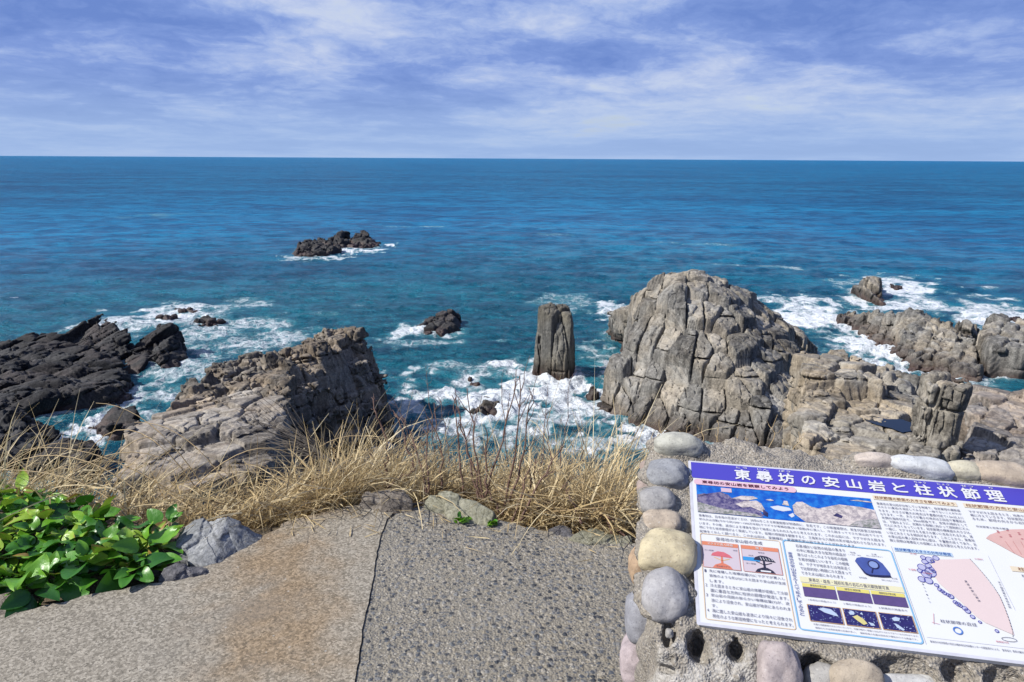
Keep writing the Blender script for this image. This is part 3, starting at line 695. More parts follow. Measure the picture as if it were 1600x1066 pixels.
def slab(name, pts, mat, z0, z1, rough=.010):
    # outline with a broken edge
    out = []
    g = np.random.default_rng(3)
    for i in range(len(pts)):
        a, b = np.array(pts[i]), np.array(pts[(i+1) % len(pts)]); L = np.linalg.norm(b-a)
        n = max(1, int(min(L, 3)/.03)) if (abs(a[0]) < 2.5 and a[1] > 0) else 1
        jn = a[1] > 1.3 and a[1] < 2.9 and -.6 < a[0] < -.42
        for k in range(n):
            q = a+(b-a)*k/n
            if n > 1: q = q+g.normal(0, rough*(.12 if jn else .5), 2)
            out.append(q)
    bm = bmesh.new()
    top = [bm.verts.new((p[0], p[1], z1)) for p in out]; f = bm.faces.new(top)
    if f.normal.z < 0: f.normal_flip()
    r = bmesh.ops.extrude_face_region(bm, geom=[f])
    bmesh.ops.translate(bm, verts=[v for v in r['geom'] if isinstance(v, bmesh.types.BMVert)], vec=(0, 0, z0-z1))
    bmesh.ops.recalc_face_normals(bm, faces=bm.faces)
    tag(bm_obj(name, bm, mat), kind='structure')
JOINT = [(-.445, -4), (-.47, 1.5), (-.490, 1.80), (-.505, 1.95), (-.522, 2.10), (-.530, 2.22), (-.541, 2.37), (-.556, 2.50), (-.570, 2.65), (-.566, 2.80), (-.545, 2.875)]
slab('path', JOINT+[(-.50, 2.98), (-.66, 3.08), (-.70, 2.95), (-.862, 2.87), (-1.013, 2.78), (-1.085, 2.62), (-1.18, 2.45), (-1.36, 2.31), (-1.6, 2.217), (-1.83, 2.10), (-2.6, 1.9), (-6, 1.6), (-6, -4)],
     path_material('smooth'), -.16, .006, .012)
slab('path', [(x+.0025+.0015*math.sin(y*23), y) for x, y in JOINT[:-1]]+[(-.528, 2.87), (-.42, 2.94), (-.25, 2.87), (-.05, 2.80), (.147, 2.715), (.33, 2.67), (.514, 2.61), (.8, 2.6), (3, 2.5), (3, -4)],
     path_material('aggregate'), -.16, 0.0, .014)

# ------------------------------------------------------------------ stones beside the path
def stone_material(name, dark, mid, light, sc, warm=(1, 1, 1)):
    m = rock_material(name, dark, mid, light, warm, wet=0, streak=(1, 1, 1), bump=.55, sc=sc); return m
M_BLUEST = stone_material('stone_blue_grey', (.12, .125, .13), (.27, .278, .285), (.44, .445, .45), 9)
M_DARKST = stone_material('stone_dark', (.07, .068, .075), (.15, .145, .155), (.26, .25, .26), 11)
M_GREENST = stone_material('stone_greenish', (.13, .125, .085), (.27, .26, .185), (.40, .385, .30), 10)
M_BROWNST = stone_material('stone_brown', (.12, .10, .085), (.25, .215, .18), (.38, .34, .29), 12)
def stone(name, label, tops, base, h, mat, cell=.16, **kw):
    T = np.array([at(*t) for t in tops]); B = np.array([at_z(px, py, .0) for px, py in base]); B2 = B.copy(); B2[:, 2] = -.12
    args = dict(sub=0, seg=.3, amp=.006, amp2=.006, crack=.003, cw=.006, rough=.011, rsc=8, chunk=.005, csc=.13, warp=.4, k=.03, facet=.10, blk=.08, zmin=-.12, cat='stone')
    args.update(kw)
    rock(name, label, [np.vstack([T, B, B2])], h, mat, cell=cell, **args); ROCK_HULLS.pop()
def build_stones():
    stone('boulder', 'large pale blue-grey boulder resting between green leaves and the path', [(352,798,2.63),(330,804,2.64),(302,814,2.67),(272,842,2.62),(386,816,2.66),(403,838,2.66),(380,846,2.56),(318,845,2.53)],
          [(263,870),(300,881),(335,886),(372,868),(408,850),(411,836),(285,842)], .0055, M_BLUEST, seed=101)
    stone('stone', 'small dark flat stone in front of the large blue-grey boulder', [(256,889,2.36),(276,879,2.39),(300,884,2.39),(321,892,2.37),(290,896,2.33)], [(245,909),(280,913),(328,897),(322,884),(255,890)], .0045, M_DARKST, seed=103, cell=.1, csc=.07)
    stone('stone', 'little grey stone half hidden in the green leaves', [(220,868,2.43),(240,868,2.44),(248,876,2.42)], [(210,884),(250,887),(252,872),(215,870)], .0045, M_DARKST, seed=105, cell=.1, csc=.07)
    stone('stone', 'brown stone at the path edge under the leaves, lower left corner', [(-20,930,2.2),(20,926,2.24),(46,930,2.22),(56,942,2.2)], [(-30,965),(30,960),(60,946),(52,930),(-20,935)], .0055, M_BROWNST, seed=107, cell=.12, csc=.09)
    stone('concrete_lump', 'broken grey concrete lump at the far tip of the path', [(566,772,2.93),(594,763,2.97),(625,766,2.96),(643,783,2.90),(580,782,2.88)], [(553,797),(600,803),(648,800),(640,782),(565,782)], .006, M_BROWNST, seed=109, cat='concrete')
    stone('rock_slab', 'tilted greenish rock slab at the far edge of the pebbled path', [(667,773,2.92),(700,767,2.93),(745,781,2.88),(771,796,2.80),(704,792,2.84)], [(661,795),(715,815),(776,822),(780,806),(690,780)], .0055, M_GREENST, seed=111, cell=.2)
    stone('stone', 'beige flat stone at the path edge in front of the dry grass', [(828,824,2.75),(846,825,2.75),(850,831,2.72)], [(820,834),(850,838),(856,828),(828,824)], .0045, M_BROWNST, seed=113, cell=.1, csc=.07)
    stone('stone', 'bluish dark flat stone at the path edge in front of the dry grass', [(856,826,2.75),(876,824,2.76),(890,829,2.74),(892,834,2.71)], [(850,837),(895,842),(898,832),(858,826)], .0045, M_DARKST, seed=115, cell=.1, csc=.07)
    stone('stone', 'long mossy flat stone at the path edge close to the plinth', [(900,836,2.68),(930,829,2.72),(965,834,2.7),(985,844,2.66)], [(888,843),(940,854),(990,856),(985,838),(910,832)], .005, M_GREENST, seed=117, cell=.12, csc=.09)
build_stones()
finish_rocks()

def flat_poly(name, pts, mat, z, kind='structure'):
    bm = bmesh.new(); vs = [bm.verts.new((p[0], p[1], z)) for p in pts]; f = bm.faces.new(vs); f.normal_update()
    if f.normal.z < 0: f.normal_flip()
    return tag(bm_obj(name, bm, mat), kind=kind)

# rain pool lying on the tan platform
flat_poly('tide_pool', [at_z(px, py, -12.40)[:2] for px, py in ((1348,652),(1365,650),(1385,655),(1408,655),(1430,663),(1428,673),(1410,676),(1392,669),(1370,664),(1352,657))], M_POOL, -12.40)

# ------------------------------------------------------------------ plinth and board frame
AZ, TI = math.radians(10.5), math.radians(18.0)
BR = np.array([math.cos(AZ), -math.sin(AZ), 0]); BH = np.array([math.sin(AZ), math.cos(AZ), 0])
BU = BH*math.cos(TI)+np.array([0, 0, math.sin(TI)]); BN = np.cross(BR, BU)
BO = np.array([0.397, 1.2324, .66])
def on_board(s, t, n=0.0): return BO+s*BR+t*BU+n*BN      # metres
def hit_plane(px, py, p0, nrm):
    d = ray(px, py); return CAM+d*(((p0-CAM)@nrm)/(d@nrm))
FRONT_H = -.040; LEFT_S = -.088

CH_A = math.radians(52); CH_H = -.030; CH_Z = .66-.011+CH_H*math.tan(TI)
CH_P = BO+BH*CH_H; CH_P = np.array([CH_P[0], CH_P[1], CH_Z]); CH_U = BH*math.cos(CH_A)+np.array([0, 0, math.sin(CH_A)]); CH_N = -BH*math.sin(CH_A)+np.array([0, 0, math.cos(CH_A)])
def build_plinth():
    root = empty('sign_plinth', BO*np.array([1, 1, 0]), 'rough concrete plinth set with rounded cobbles, carrying the slanted board', 'plinth')
    h = .0065
    S0, S1, H0, H1, Z0, Z1 = -.14, 1.02, -.22, .66, -.03, .90
    ns = [int((b-a)/h)+1 for a, b in ((S0, S1), (H0, H1), (Z0, Z1))]
    g = np.stack(np.meshgrid(*[np.arange(n)*h+a for n, a in zip(ns, (S0, H0, Z0))], indexing='ij'), -1).reshape(-1, 3).astype(np.float32)
    s, hh, z = g[:, 0], g[:, 1], g[:, 2]
    def smax(a, b, k): q = np.clip(.5-.5*(b-a)/k, 0, 1); return b+(a-b)*q+k*q*(1-q)
    top = ((z-.66)*math.cos(TI)-hh*math.sin(TI))+.011
    cham = -(hh-CH_H)*math.sin(CH_A)+(z-CH_Z)*math.cos(CH_A)
    f = smax(top, cham, .018); f = smax(f, -(hh+.15), .05)
    f = smax(f, -(s-LEFT_S)-.012+.020*np.sin(z*31+hh*17)*np.sin(hh*23), .03); f = smax(f, s-.95, .03)
    f = smax(f, hh-.575-.02*np.sin(s*9), .05)
    mid = np.abs(f) < .06
    W = g[mid]
    bulge = fbm(W, 9, 3, 5)*.010+fbm(W, 40, 3, 6)*.007
    # ragged back edge and rough render away from the board
    away = np.clip((W[:, 1]-.47)/.1, 0, 1)+np.clip((-.02-W[:, 1])/.03, 0, 1)
    bulge = bulge*(1+1.6*away)
    f[mid] += bulge+np.where(W[:, 1] > .5, .02*vnoise(W, 14, 8), 0)
    # mortar packed up round the cobbles along the edges
    for px, py, rx, ry in ((1060,699,36,14),(1043,743,32,18),(1027,785,26,17),(1033,820,30,15),(1042,868,40,26),(1038,931,33,28),(1366,725,27,9),(1437,735,41,12),(1505,740,24,10),(1563,746,37,14),(1650,752,42,14)):
        c3 = hit_plane(px, py, on_board(0, 0, -.012), BN); c = np.array([(c3-BO)@BR, (c3-BO)@BH, c3[2]])
        D = np.linalg.norm(c3-CAM)/F_PX; du = (hh-c[1])*math.cos(TI)+(z-c[2])*math.sin(TI); dn = -(hh-c[1])*math.sin(TI)+(z-c[2])*math.cos(TI)
        near = (np.abs(s-c[0]) < .14) & (np.abs(du) < .14) & (np.abs(dn) < .08)
        q = np.sqrt(((s[near]-c[0])/(rx*D*1.22+.006))**2+(du[near]/(ry*D*1.55+.008))**2+(dn[near]/.026)**2)-1
        q = q*.022+.010*vnoise(g[near], 30, 4)
        f[near] = np.minimum(f[near], q)
    # empty sockets of lost cobbles
    fp0 = BO+BH*FRONT_H
    world = lambda p: np.array([(p-BO)@BR, (p-BO)@BH, p[2]])
    for px, py, rx, ry, dep in ((1091,1009,15,22,.07),(1151,1017,15,17,.065),(1046,990,11,24,.05),(1038,1046,22,7,.045),(1276,1052,33,28,.07),(1412,1060,50,33,.05),(1502,1054,25,22,.055),(1575,1066,30,22,.05)):
        c = world(hit_plane(px, py, CH_P, CH_N)); k = 1.45/F_PX
        dv = (hh-c[1])*math.cos(CH_A)+(z-c[2])*math.sin(CH_A); dn = -(hh-c[1])*math.sin(CH_A)+(z-c[2])*math.cos(CH_A)
        d = np.sqrt(((s-c[0])/(rx*k))**2+(dn/dep)**2+(dv/(ry*k))**2)-1
        d = d*min(rx*k, dep)+.013*vnoise(g, 50, 3)+.010*vnoise(g, 110, 4)
        f = np.maximum(f, -d)
    V, Q, _ = surface_nets(f.reshape(ns), (S0, H0, Z0), h)
    mort = np.clip((-.030-V[:, 1])/.015, 0, 1)
    Wd = BO*np.array([1, 1, 0])+V[:, :1]*BR+V[:, 1:2]*BH+V[:, 2:]*np.array([0, 0, 1])
    m, nt, bs, pos = material('plinth_concrete')
    v1 = nt.node('ShaderNodeTexVoronoi', feature='F1', ins={'Vector': pos, 'Scale': 190.0})
    gcol = nt.ramp(nt.xyz(v1.outputs['Color'])[0], [(0, (.10, .10, .11)), (.2, (.30, .265, .215)), (.42, (.21, .195, .17)), (.6, (.40, .36, .30)), (.78, (.26, .22, .175)), (.9, (.50, .47, .42))], 'CONSTANT')
    gr = nt.noise(pos, 130, 4, .7)
    c = nt.mix(nt.mapr(v1.outputs['Distance'], .42, .55, .8, 0), nt.ramp(gr, [(.3, (.16, .14, .115)), (.7, (.40, .36, .31))]), gcol)
    c = nt.mix(nt.mapr(nt.noise(pos, 5, 4), .45, .65, 0, .4), c, (.25, .225, .19))
    mo = nt.math('MULTIPLY', nt.attr('mortar'), nt.mapr(nt.noise(pos, 22, 6, .7), .40, .56))
    c = nt.mix(nt.math('MULTIPLY', mo, .85), c, nt.ramp(gr, [(.3, (.30, .28, .25)), (.65, (.58, .555, .52))]))
    nt.put(bs.inputs['Base Color'], nt.dim(c, .70)); bs.inputs['Roughness'].default_value = .92
    nt.put(bs.inputs['Normal'], nt.bump(nt.math('ADD', nt.math('MULTIPLY', v1.outputs['Distance'], -1.0), nt.math('ADD', gr, nt.math('MULTIPLY', nt.noise(pos, 35, 5, .7), 1.5))), .7, .006))
    np_mesh('concrete_body', Wd, Q, m, root, attrs={'mortar': mort})
    # cobbles
    ms, nt, bs, pos = material('cobble')
    oc = nt.node('ShaderNodeObjectInfo').outputs['Color']
    sp = nt.noise(pos, 170, 5, .75); bg = nt.noise(pos, 26, 5, .65)
    c = nt.mix(nt.mapr(bg, .3, .7), nt.mix(1.0, oc, (.78, .77, .76), 'MULTIPLY'), nt.mix(1.0, oc, (1.18, 1.17, 1.14), 'MULTIPLY'))
    c = nt.mix(nt.mapr(sp, .56, .64, 0, .55), c, nt.mix(1.0, oc, (.35, .34, .36), 'MULTIPLY'))
    c = nt.mix(nt.mapr(sp, .40, .33, 0, .45), c, (.62, .61, .58))
    nt.put(bs.inputs['Base Color'], nt.dim(c, .72)); bs.inputs['Roughness'].default_value = .8; bs.inputs['Specular IOR Level'].default_value = .35
    nt.put(bs.inputs['Normal'], nt.bump(nt.math('ADD', sp, nt.math('MULTIPLY', bg, 2)), .4, .004))
    bm0 = bmesh.new(); bmesh.ops.create_icosphere(bm0, subdivisions=5, radius=1)
    SV = np.array([v.co for v in bm0.verts], np.float32); SQ = np.array([[v.index for v in fc.verts] for fc in bm0.faces]); bm0.free()
    cnt = [0]
    def cobble(px, py, rx, ry, col, surf='top', dep=.035, rot=0., lift=0., sq=2.6, label=None):
        cnt[0] += 1
        if surf == 'top': A, B, C = BR, BU, BN; c = hit_plane(px, py, on_board(0, 0, lift), BN); ky = 1.45; dep = dep*.72; lift = lift*.5-.006; c = hit_plane(px, py, on_board(0, 0, lift), BN)
        elif surf == 'front': A, B, C = BR, CH_U, CH_N; c = hit_plane(px, py, CH_P+CH_N*lift, CH_N); ky = 1.12
        else: A, B, C = BH, np.array([0, 0, 1.]), -BR; c = hit_plane(px, py, BO+BR*(LEFT_S-.012-lift-(.004 if ry > 27 else 0)), BR); ky = 1.3
        D = np.linalg.norm(c-CAM); kx = D/F_PX*.98
        a, b = rx*kx, ry*kx*ky*.86
        if surf == 'left': a = ry*kx*1.25; b = ry*kx*1.15
        if surf == 'left': dep = .04+.008*(ry > 27)
        Vv = SV.copy(); e = (np.abs(Vv)**sq).sum(1)**(-1/sq); Vv = Vv*e[:, None]
        off = np.array([cnt[0]*7.1, 0, 0], np.float32)
        Vv *= (1+.26*fbm(Vv+off, 1.1, 2, cnt[0])+.03*fbm(Vv+off, 5, 4, 2))[:, None]
        x = Vv[:, 0]*a; y = Vv[:, 1]*b; zz = Vv[:, 2]*dep
        x, y = x*math.cos(rot)-y*math.sin(rot), x*math.sin(rot)+y*math.cos(rot)
        Wv = c+x[:, None]*A+y[:, None]*B+zz[:, None]*C
        o = np_mesh('cobble', Wv, SQ, ms if cnt[0] == 1 else None, root)
        if cnt[0] > 1: o.data.materials.append(ms)
        o.color = (*col, 1)
        if label: o['label'] = label
    G = (.33, .335, .35)
    # along the left top edge, back to front
    cobble(1060, 697, 36, 16, (.40, .40, .36), lift=.02, dep=.05, label='pale oblong cobble at the back corner')
    cobble(1043, 741, 32, 21, (.25, .26, .285), lift=.012, dep=.045, rot=-.2, label='blue-grey oval cobble')
    cobble(1027, 783, 26, 19, (.29, .285, .29), lift=.012, rot=.15)
    cobble(1033, 819, 30, 17, (.40, .335, .27), lift=.004, dep=.04, label='tan cobble half sunk in render')
    cobble(1042, 866, 40, 28, (.47, .41, .28), lift=.014, dep=.055, rot=-.1, sq=3, label='large yellowish cobble')
    cobble(1038, 929, 33, 32, (.34, .335, .35), lift=.014, dep=.055, label='round speckled grey cobble')
    # left face
    for px, py, ry, col in ((1018,735,12,(.33,.26,.23)),(1013,762,14,(.31,.25,.23)),(1003,806,13,(.25,.2,.18)),(996,845,18,(.33,.33,.32)),(1003,885,22,(.38,.27,.18)),(987,888,16,(.40,.41,.39)),
                            (994,922,17,(.46,.45,.42)),(983,945,14,(.44,.43,.40)),(992,966,18,(.22,.22,.24)),(1006,962,30,(.25,.255,.29)),(984,990,16,(.42,.44,.40)),(999,1000,22,(.42,.35,.355)),(996,1028,29,(.40,.34,.36)),(980,1030,16,(.45,.42,.33)),(990,1075,24,(.40,.36,.3)),(975,1075,18,(.36,.36,.37)),(985,1110,24,(.3,.3,.32)),(1010,1105,20,(.4,.38,.34)),(970,1140,24,(.36,.33,.3)),(995,1150,24,(.42,.4,.38))):
        cobble(px, py, ry, ry, col, 'left', dep=.035, lift=.004 if py > 850 else -.014)
    # back row
    cobble(1366, 723, 27, 9, (.48, .42, .38), lift=.012, dep=.04, label='flat whitish pink cobble in the back row')
    cobble(1437, 733, 41, 13, (.50, .52, .55), lift=.014, dep=.045, rot=-.12, label='large pale blue-white cobble in the back row')
    cobble(1505, 738, 24, 11, (.45, .42, .33), lift=.012, dep=.04)
    cobble(1563, 744, 37, 15, (.42, .35, .28), lift=.012, dep=.05, rot=-.1, label='tan cobble in the back row')
    cobble(1650, 750, 42, 15, (.33, .33, .34), lift=.012, dep=.045)
    # front face
    cobble(1217, 1052, 27, 44, (.37, .32, .32), 'front', lift=.0, dep=.036, sq=3, label='tall pinkish cobble in the front face')
    cobble(1337, 1068, 33, 34, (.40, .34, .27), 'front', lift=-.004, dep=.03, label='tan cobble in the front face')
    cobble(1283, 1066, 22, 24, (.33, .32, .31), 'front', lift=-.025, dep=.025)
    cobble(1420, 1085, 44, 26, (.50, .50, .50), 'front', lift=-.03, dep=.02)
    cobble(1046, 990, 6, 7, (.3, .29, .28), 'front', lift=-.012, dep=.012, label='tiny pebble left in an empty socket')
    for px, py, rx, ry, col in ((1120,1110,34,26,(.36,.35,.35)),(1300,1140,36,28,(.3,.3,.33)),(1480,1130,36,28,(.36,.33,.32))):
        cobble(px, py, rx, ry, col, 'front', lift=.0, dep=.04)
build_plinth()
# ------------------------------------------------------------------ information board
def srgb(r, g, b):
    f = lambda c: ((c/255+.055)/1.055)**2.4 if c/255 > .04045 else c/255/12.92
    return (f(r), f(g), f(b))
PR = {}
def ink(name, r, g, b, var=0, scale=60):
    if name not in PR:
        PR[name] = plain('print_'+name, tuple(x*.46 for x in srgb(r, g, b)), .38, var, scale)
    return PR[name]
def build_board():
    root = empty('information_board', on_board(.42, .24), 'white printed information board with purple title band, lying slanted on the cobbled plinth', 'sign')
    MM = .001
    def put2d(name, polys, mat, layer):
        bm = bmesh.new()
        for p in polys:
            vs = [bm.verts.new(on_board(a*MM, b*MM, layer*.0005)) for a, b in p]
            f = bm.faces.new(vs); f.normal_update()
            if f.normal @ Vector(BN) < 0: f.normal_flip()
        return bm_obj(name, bm, mat, root)
    def put_each(name, polys, mat, layer):
        for p in polys: put2d(name, [p], mat, layer)
    def rect(a, b, c, d): return [(a, b), (c, b), (c, d), (a, d)]
    def rrect(a, b, c, d, r, n=6):
        out = []
        for cx, cy, s in ((c-r, d-r, 0), (a+r, d-r, 90), (a+r, b+r, 180), (c-r, b+r, 270)):
            out += [(cx+r*math.cos(math.radians(s+90*k/n)), cy+r*math.sin(math.radians(s+90*k/n))) for k in range(n+1)]
        return out
    def ring(outer, inner):
        n = len(outer); return [[outer[i], outer[(i+1) % n], inner[(i+1) % n], inner[i]] for i in range(n)]
    def frame(a, b, c, d, r, w): return ring(rrect(a, b, c, d, r), rrect(a+w, b+w, c-w, d-w, max(r-w, .2)))
    def ell(cx, cy, rx, ry=None, n=20):
        ry = ry or rx; return [(cx+rx*math.cos(2*math.pi*k/n), cy+ry*math.sin(2*math.pi*k/n)) for k in range(n)]
    def oval(cx, cy, r, w): return ring(ell(cx, cy, r), ell(cx, cy, r-w))
    def bar(a, b, w):
        a, b = np.array(a, float), np.array(b, float); d = (b-a)/np.linalg.norm(b-a); nn = np.array([-d[1], d[0]])*w/2
        return [tuple(a-nn), tuple(b-nn), tuple(b+nn), tuple(a+nn)]
    dg = bpy.context.evaluated_depsgraph_get()
    def glyphs(text, spacing=1.0, bold=0.):
        cu = bpy.data.curves.new('t', 'FONT'); cu.body = text; cu.size = 1; cu.resolution_u = 2; cu.space_line = spacing; cu.offset = 0
        ob = bpy.data.objects.new('t', cu); COL.objects.link(ob); bpy.context.view_layer.update()
        me = bpy.data.meshes.new_from_object(ob.evaluated_get(bpy.context.evaluated_depsgraph_get()))
        v = np.array([x.co for x in me.vertices]).reshape(-1, 3)[:, :2]; fs = [tuple(p.vertices) for p in me.polygons]
        bpy.data.objects.remove(ob); bpy.data.curves.remove(cu); bpy.data.meshes.remove(me)
        return v, fs
    def write(name, items, mat, layer=6, bold=0.):
        """items: (left, right, bottom, top, text) boxes in mm on the board; right None keeps the natural width"""
        VV, FF, off = [], [], 0
        for a, c, b, d, text in items:
            v, fs = glyphs(text, bold=bold, spacing=.82)
            if len(v) == 0: continue
            lo, hi = v.min(0), v.max(0); sy = (d-b)/(hi[1]-lo[1]); sx = sy if c is None else (c-a)/(hi[0]-lo[0])
            em = min(d-b, 40)
            for q, (ox, oy) in enumerate(((0, 0), (1, 0), (-1, 0), (0, 1), (0, -1)) if bold else ((0, 0),)):
                p = (v-lo)*[sx, sy]+[a+ox*bold*em, b+oy*bold*em]
                VV.append(BO+p[:, :1]*MM*BR+p[:, 1:2]*MM*BU+(layer+.12*q)*.0005*BN); FF += [tuple(i+off for i in f) for f in fs]; off += len(v)
        me = bpy.data.meshes.new(name); me.from_pydata(np.vstack(VV).tolist(), [], FF); me.update()
        return link_mesh(name, me, mat, root, False)
    def write_each(name, items, mat, layer=6, bold=0.):
        for it_ in items: write(name, [it_], mat, layer, bold)
    # panel with a clear cover edge
    bm = bmesh.new(); out = rrect(-4, -4, 853, 495, 4)
    t = [bm.verts.new(on_board(a*MM, b*MM, 0)) for a, b in out]; f = bm.faces.new(t); f.normal_update()
    if f.normal @ Vector(BN) < 0: f.normal_flip()
    r = bmesh.ops.extrude_face_region(bm, geom=[f]); bmesh.ops.translate(bm, verts=[v for v in r['geom'] if isinstance(v, bmesh.types.BMVert)], vec=Vector(-BN*.012))
    bmesh.ops.recalc_face_normals(bm, faces=bm.faces)
    mp = plain('board_white', (.455, .46, .468), .28, .035, 9); bm_obj('panel', bm, mp, root)
    put2d('cover_edge', frame(-6, -6, 855, 497, 4, 7), plain('cover_edge', (.37, .37, .41), .3, .25, 40), 1)
    put2d('title_band', [rect(1, 432, 850, 491)], ink('purple', 88, 80, 208, .05, 7), 2)
    W_ = ink('white', 252, 252, 255); K = ink('text', 105, 105, 132); BRN = ink('brown', 150, 95, 70); MAR = ink('maroon', 105, 30, 55); RED = ink('red', 225, 110, 130); NAVY = ink('navy', 40, 70, 160)
    title = '東尋坊の安山岩と柱状節理'; p0, pit = 130.5, 54.2
    it = []
    for i, ch in enumerate(title):
        w, h = (19, 18.5)
        if ch in 'のと': w, h = 16, 15.5
        if ch == '山': w, h = 16.5, 16.5
        cx = p0+pit*i; it.append((cx-w, cx+w, 457-h, 457+h-1, ch))
    write('title_text', it, W_, 6, bold=.03)
    fg = [(0, 'とう'), (1, 'じん'), (2, 'ぼう'), (8, 'ちゅう'), (9, 'じょう'), (10, 'せつ'), (11, 'り')]
    write_each('title_reading', [(p0+pit*i-(14 if len(t) > 1 else 4), p0+pit*i+(14 if len(t) > 1 else 4), 479, 486, t) for i, t in fg], W_, 6, bold=.01)
    # photograph printed on the board
    put2d('photo_print', [rect(11, 312, 431, 411)], None, 2)
    ph = root.children[-1] if root.children else None
    ph = [o for o in root.children if o.name.startswith('photo_print')][0]
    m, nt, bs, pos = material('print_photo_sea')
    nt.put(bs.inputs['Base Color'], nt.mix(nt.mapr(nt.noise(pos, 60, 5), .35, .7), srgb(8, 62, 145), srgb(25, 95, 165))); bs.inputs['Roughness'].default_value = .35; ph.data.materials.append(m)
    def printrock(nm, a, b, sc):
        m, nt, bs, pos = material('print_'+nm); n = nt.noise(pos, sc, 8, .75)
        nt.put(bs.inputs['Base Color'], nt.dim(nt.mix(nt.mapr(n, .40, .60), srgb(*a), srgb(*b)), .48)); bs.inputs['Roughness'].default_value = .35; return m
    dk = printrock('rock_dark', (70, 62, 120), (150, 140, 170), 90); lt = printrock('rock_light', (175, 165, 170), (240, 228, 222), 70); gn = printrock('scrub', (135, 140, 130), (205, 198, 200), 110)
    put2d('photo_dark_rocks', [[(11,360),(22,372),(45,380),(70,388),(88,380),(98,368),(120,372),(140,366),(150,352),(160,334),(168,318),(130,313),(11,325)],[(12,372),(30,378),(40,374),(12,362)]], dk, 3)
    put2d('photo_pale_rocks', [[(95,368),(120,380),(150,382),(160,376),(135,366)],[(104,350),(125,362),(155,368),(166,360),(172,340),(168,330),(140,345),(118,340)],[(240,362),(252,376),(266,378),(284,364),(300,360),(330,372),(352,380),(400,378),(431,372),(431,312),(262,312),(240,335)],[(216,362),(222,376),(230,376),(232,360)],[(178,374),(190,378),(198,374),(190,371)],[(380,398),(400,402),(425,400),(431,398),(431,396)]], lt, 4)
    put2d('photo_surf', [[(186,352),(205,358),(232,354),(236,346),(215,340),(194,344)],[(226,330),(238,338),(240,328),(232,322)]], ink('foam', 232, 238, 248, .08), 3)
    put_each('photo_scrub', [[(11,346),(40,338),(70,330),(110,326),(150,322),(165,313),(11,312)],[(380,330),(410,338),(431,342),(431,312),(360,312)]], gn, 5)
    put_each('photo_shadow_rocks', [[(330,340),(340,350),(352,342),(348,334)],[(168,340),(178,330),(176,316),(166,322)]], printrock('rock_deep', (45, 40, 85), (80, 72, 120), 90), 5)
    put2d('photo_caption_tag', [rect(72, 388, 98, 402)], ink('tag', 235, 205, 225), 5)
    put2d('heading_strip', [rrect(6, 407, 257, 427, 9)], ink('pink', 250, 208, 224), 5)
    write('heading_text', [(26, 238, 411.5, 422.5, '東尋坊の安山岩を観察してみよう')], MAR, 7, bold=.008)
    # running text
    t1 = ['東尋坊は、日本海の荒波がくだけ、20余mをこえる断崖絶壁が特徴的に、有名です。この断崖絶壁は、新生代新第三紀中新',
          '世の火山活動(今から約1200〜1300万年前)でマグマが堆積岩層(米ヶ脇層)中に貫入し、冷え固まってできた安山岩でできて',
          'います。その後、波浪による浸食を受けて地表にあらわれたものと考えられます。この火山岩には、マグマが冷え固まる',
          '時にできた柱状節理がよく発達しています。岩相の特徴面を観察すると、三角形から六角形の形が組み合わさり見られます。',
          '鉱物をくわしく調べると、この火山岩は、紫蘇輝石・普通輝石安山岩であることがわかります。']
    write('body_text', [(12, 428 if i < 4 else 362, 297-12.6*i, 305.5-12.6*i, t) for i, t in enumerate(t1)], K, 4)
    # left box: how the rock was made
    put2d('box_outline', frame(12, 9, 194, 245, 6, 1.8), ink('peach', 250, 222, 185), 3)
    write('box_heading', [(48, 153, 226, 236.5, '東尋坊の安山岩の生成')], K, 4)
    lil = ink('lilac', 228, 214, 224); org = ink('orange', 243, 150, 112)
    put_each('diagram_field', [rect(16, 146, 97, 209.5), rect(104, 146, 186, 209.5)], lil, 3)
    put2d('diagram_frame', ring(rect(15.2, 145, 97.8, 221), rect(16.4, 146.2, 96.6, 219.8))+ring(rect(103.2, 145, 186.8, 221), rect(104.4, 146.2, 185.6, 219.8)), ink('frame_pink', 240, 165, 150), 4)
    put_each('diagram_header', [rect(16.4, 210, 96.6, 220), rect(104.4, 210, 185.6, 220)], org, 3)
    write_each('diagram_header_text', [(28, 85, 211.5, 218, 'マグマの貫入時期'), (136, 153, 211, 218.5, '現 在')], W_, 5)
    cap = lambda cx: [(cx-24, 180), (cx-20, 188), (cx-8, 194), (cx+6, 193), (cx+18, 186), (cx+24, 178)]
    stem = lambda cx: [[(cx-2.5, 160), (cx+2.5, 160), (cx+2, 180), (cx-2, 180)], bar((cx, 168), (cx-17, 176), 2), bar((cx, 168), (cx+17, 175), 2)]
    mound = lambda cx: [(cx-22, 146.5), (cx-16, 155), (cx-4, 160.5), (cx+6, 160.5), (cx+17, 154), (cx+22, 146.5)]
    put2d('diagram_magma_cap', [cap(58)], ink('coral', 232, 120, 130, .15, 120), 4); put2d('diagram_magma_root', [mound(58)]+stem(58)[:1], ink('salmon', 240, 140, 110), 4); put2d('diagram_magma_arms', stem(58)[1:], ink('gold', 245, 200, 130), 4)
    put2d('diagram_sea', [rect(104.8, 176, 142, 187)], ink('azure', 70, 165, 235), 4)
    put2d('diagram_rock_shape', [cap(152), mound(150)]+stem(150), ink('ink', 52, 50, 72), 5)
    put2d('diagram_rock_joints', [bar((146+6*k, 181), (143+6*k, 190-1.1*k), 1.1) for k in range(5)]+[rect(140, 148, 162, 152)], W_, 6)
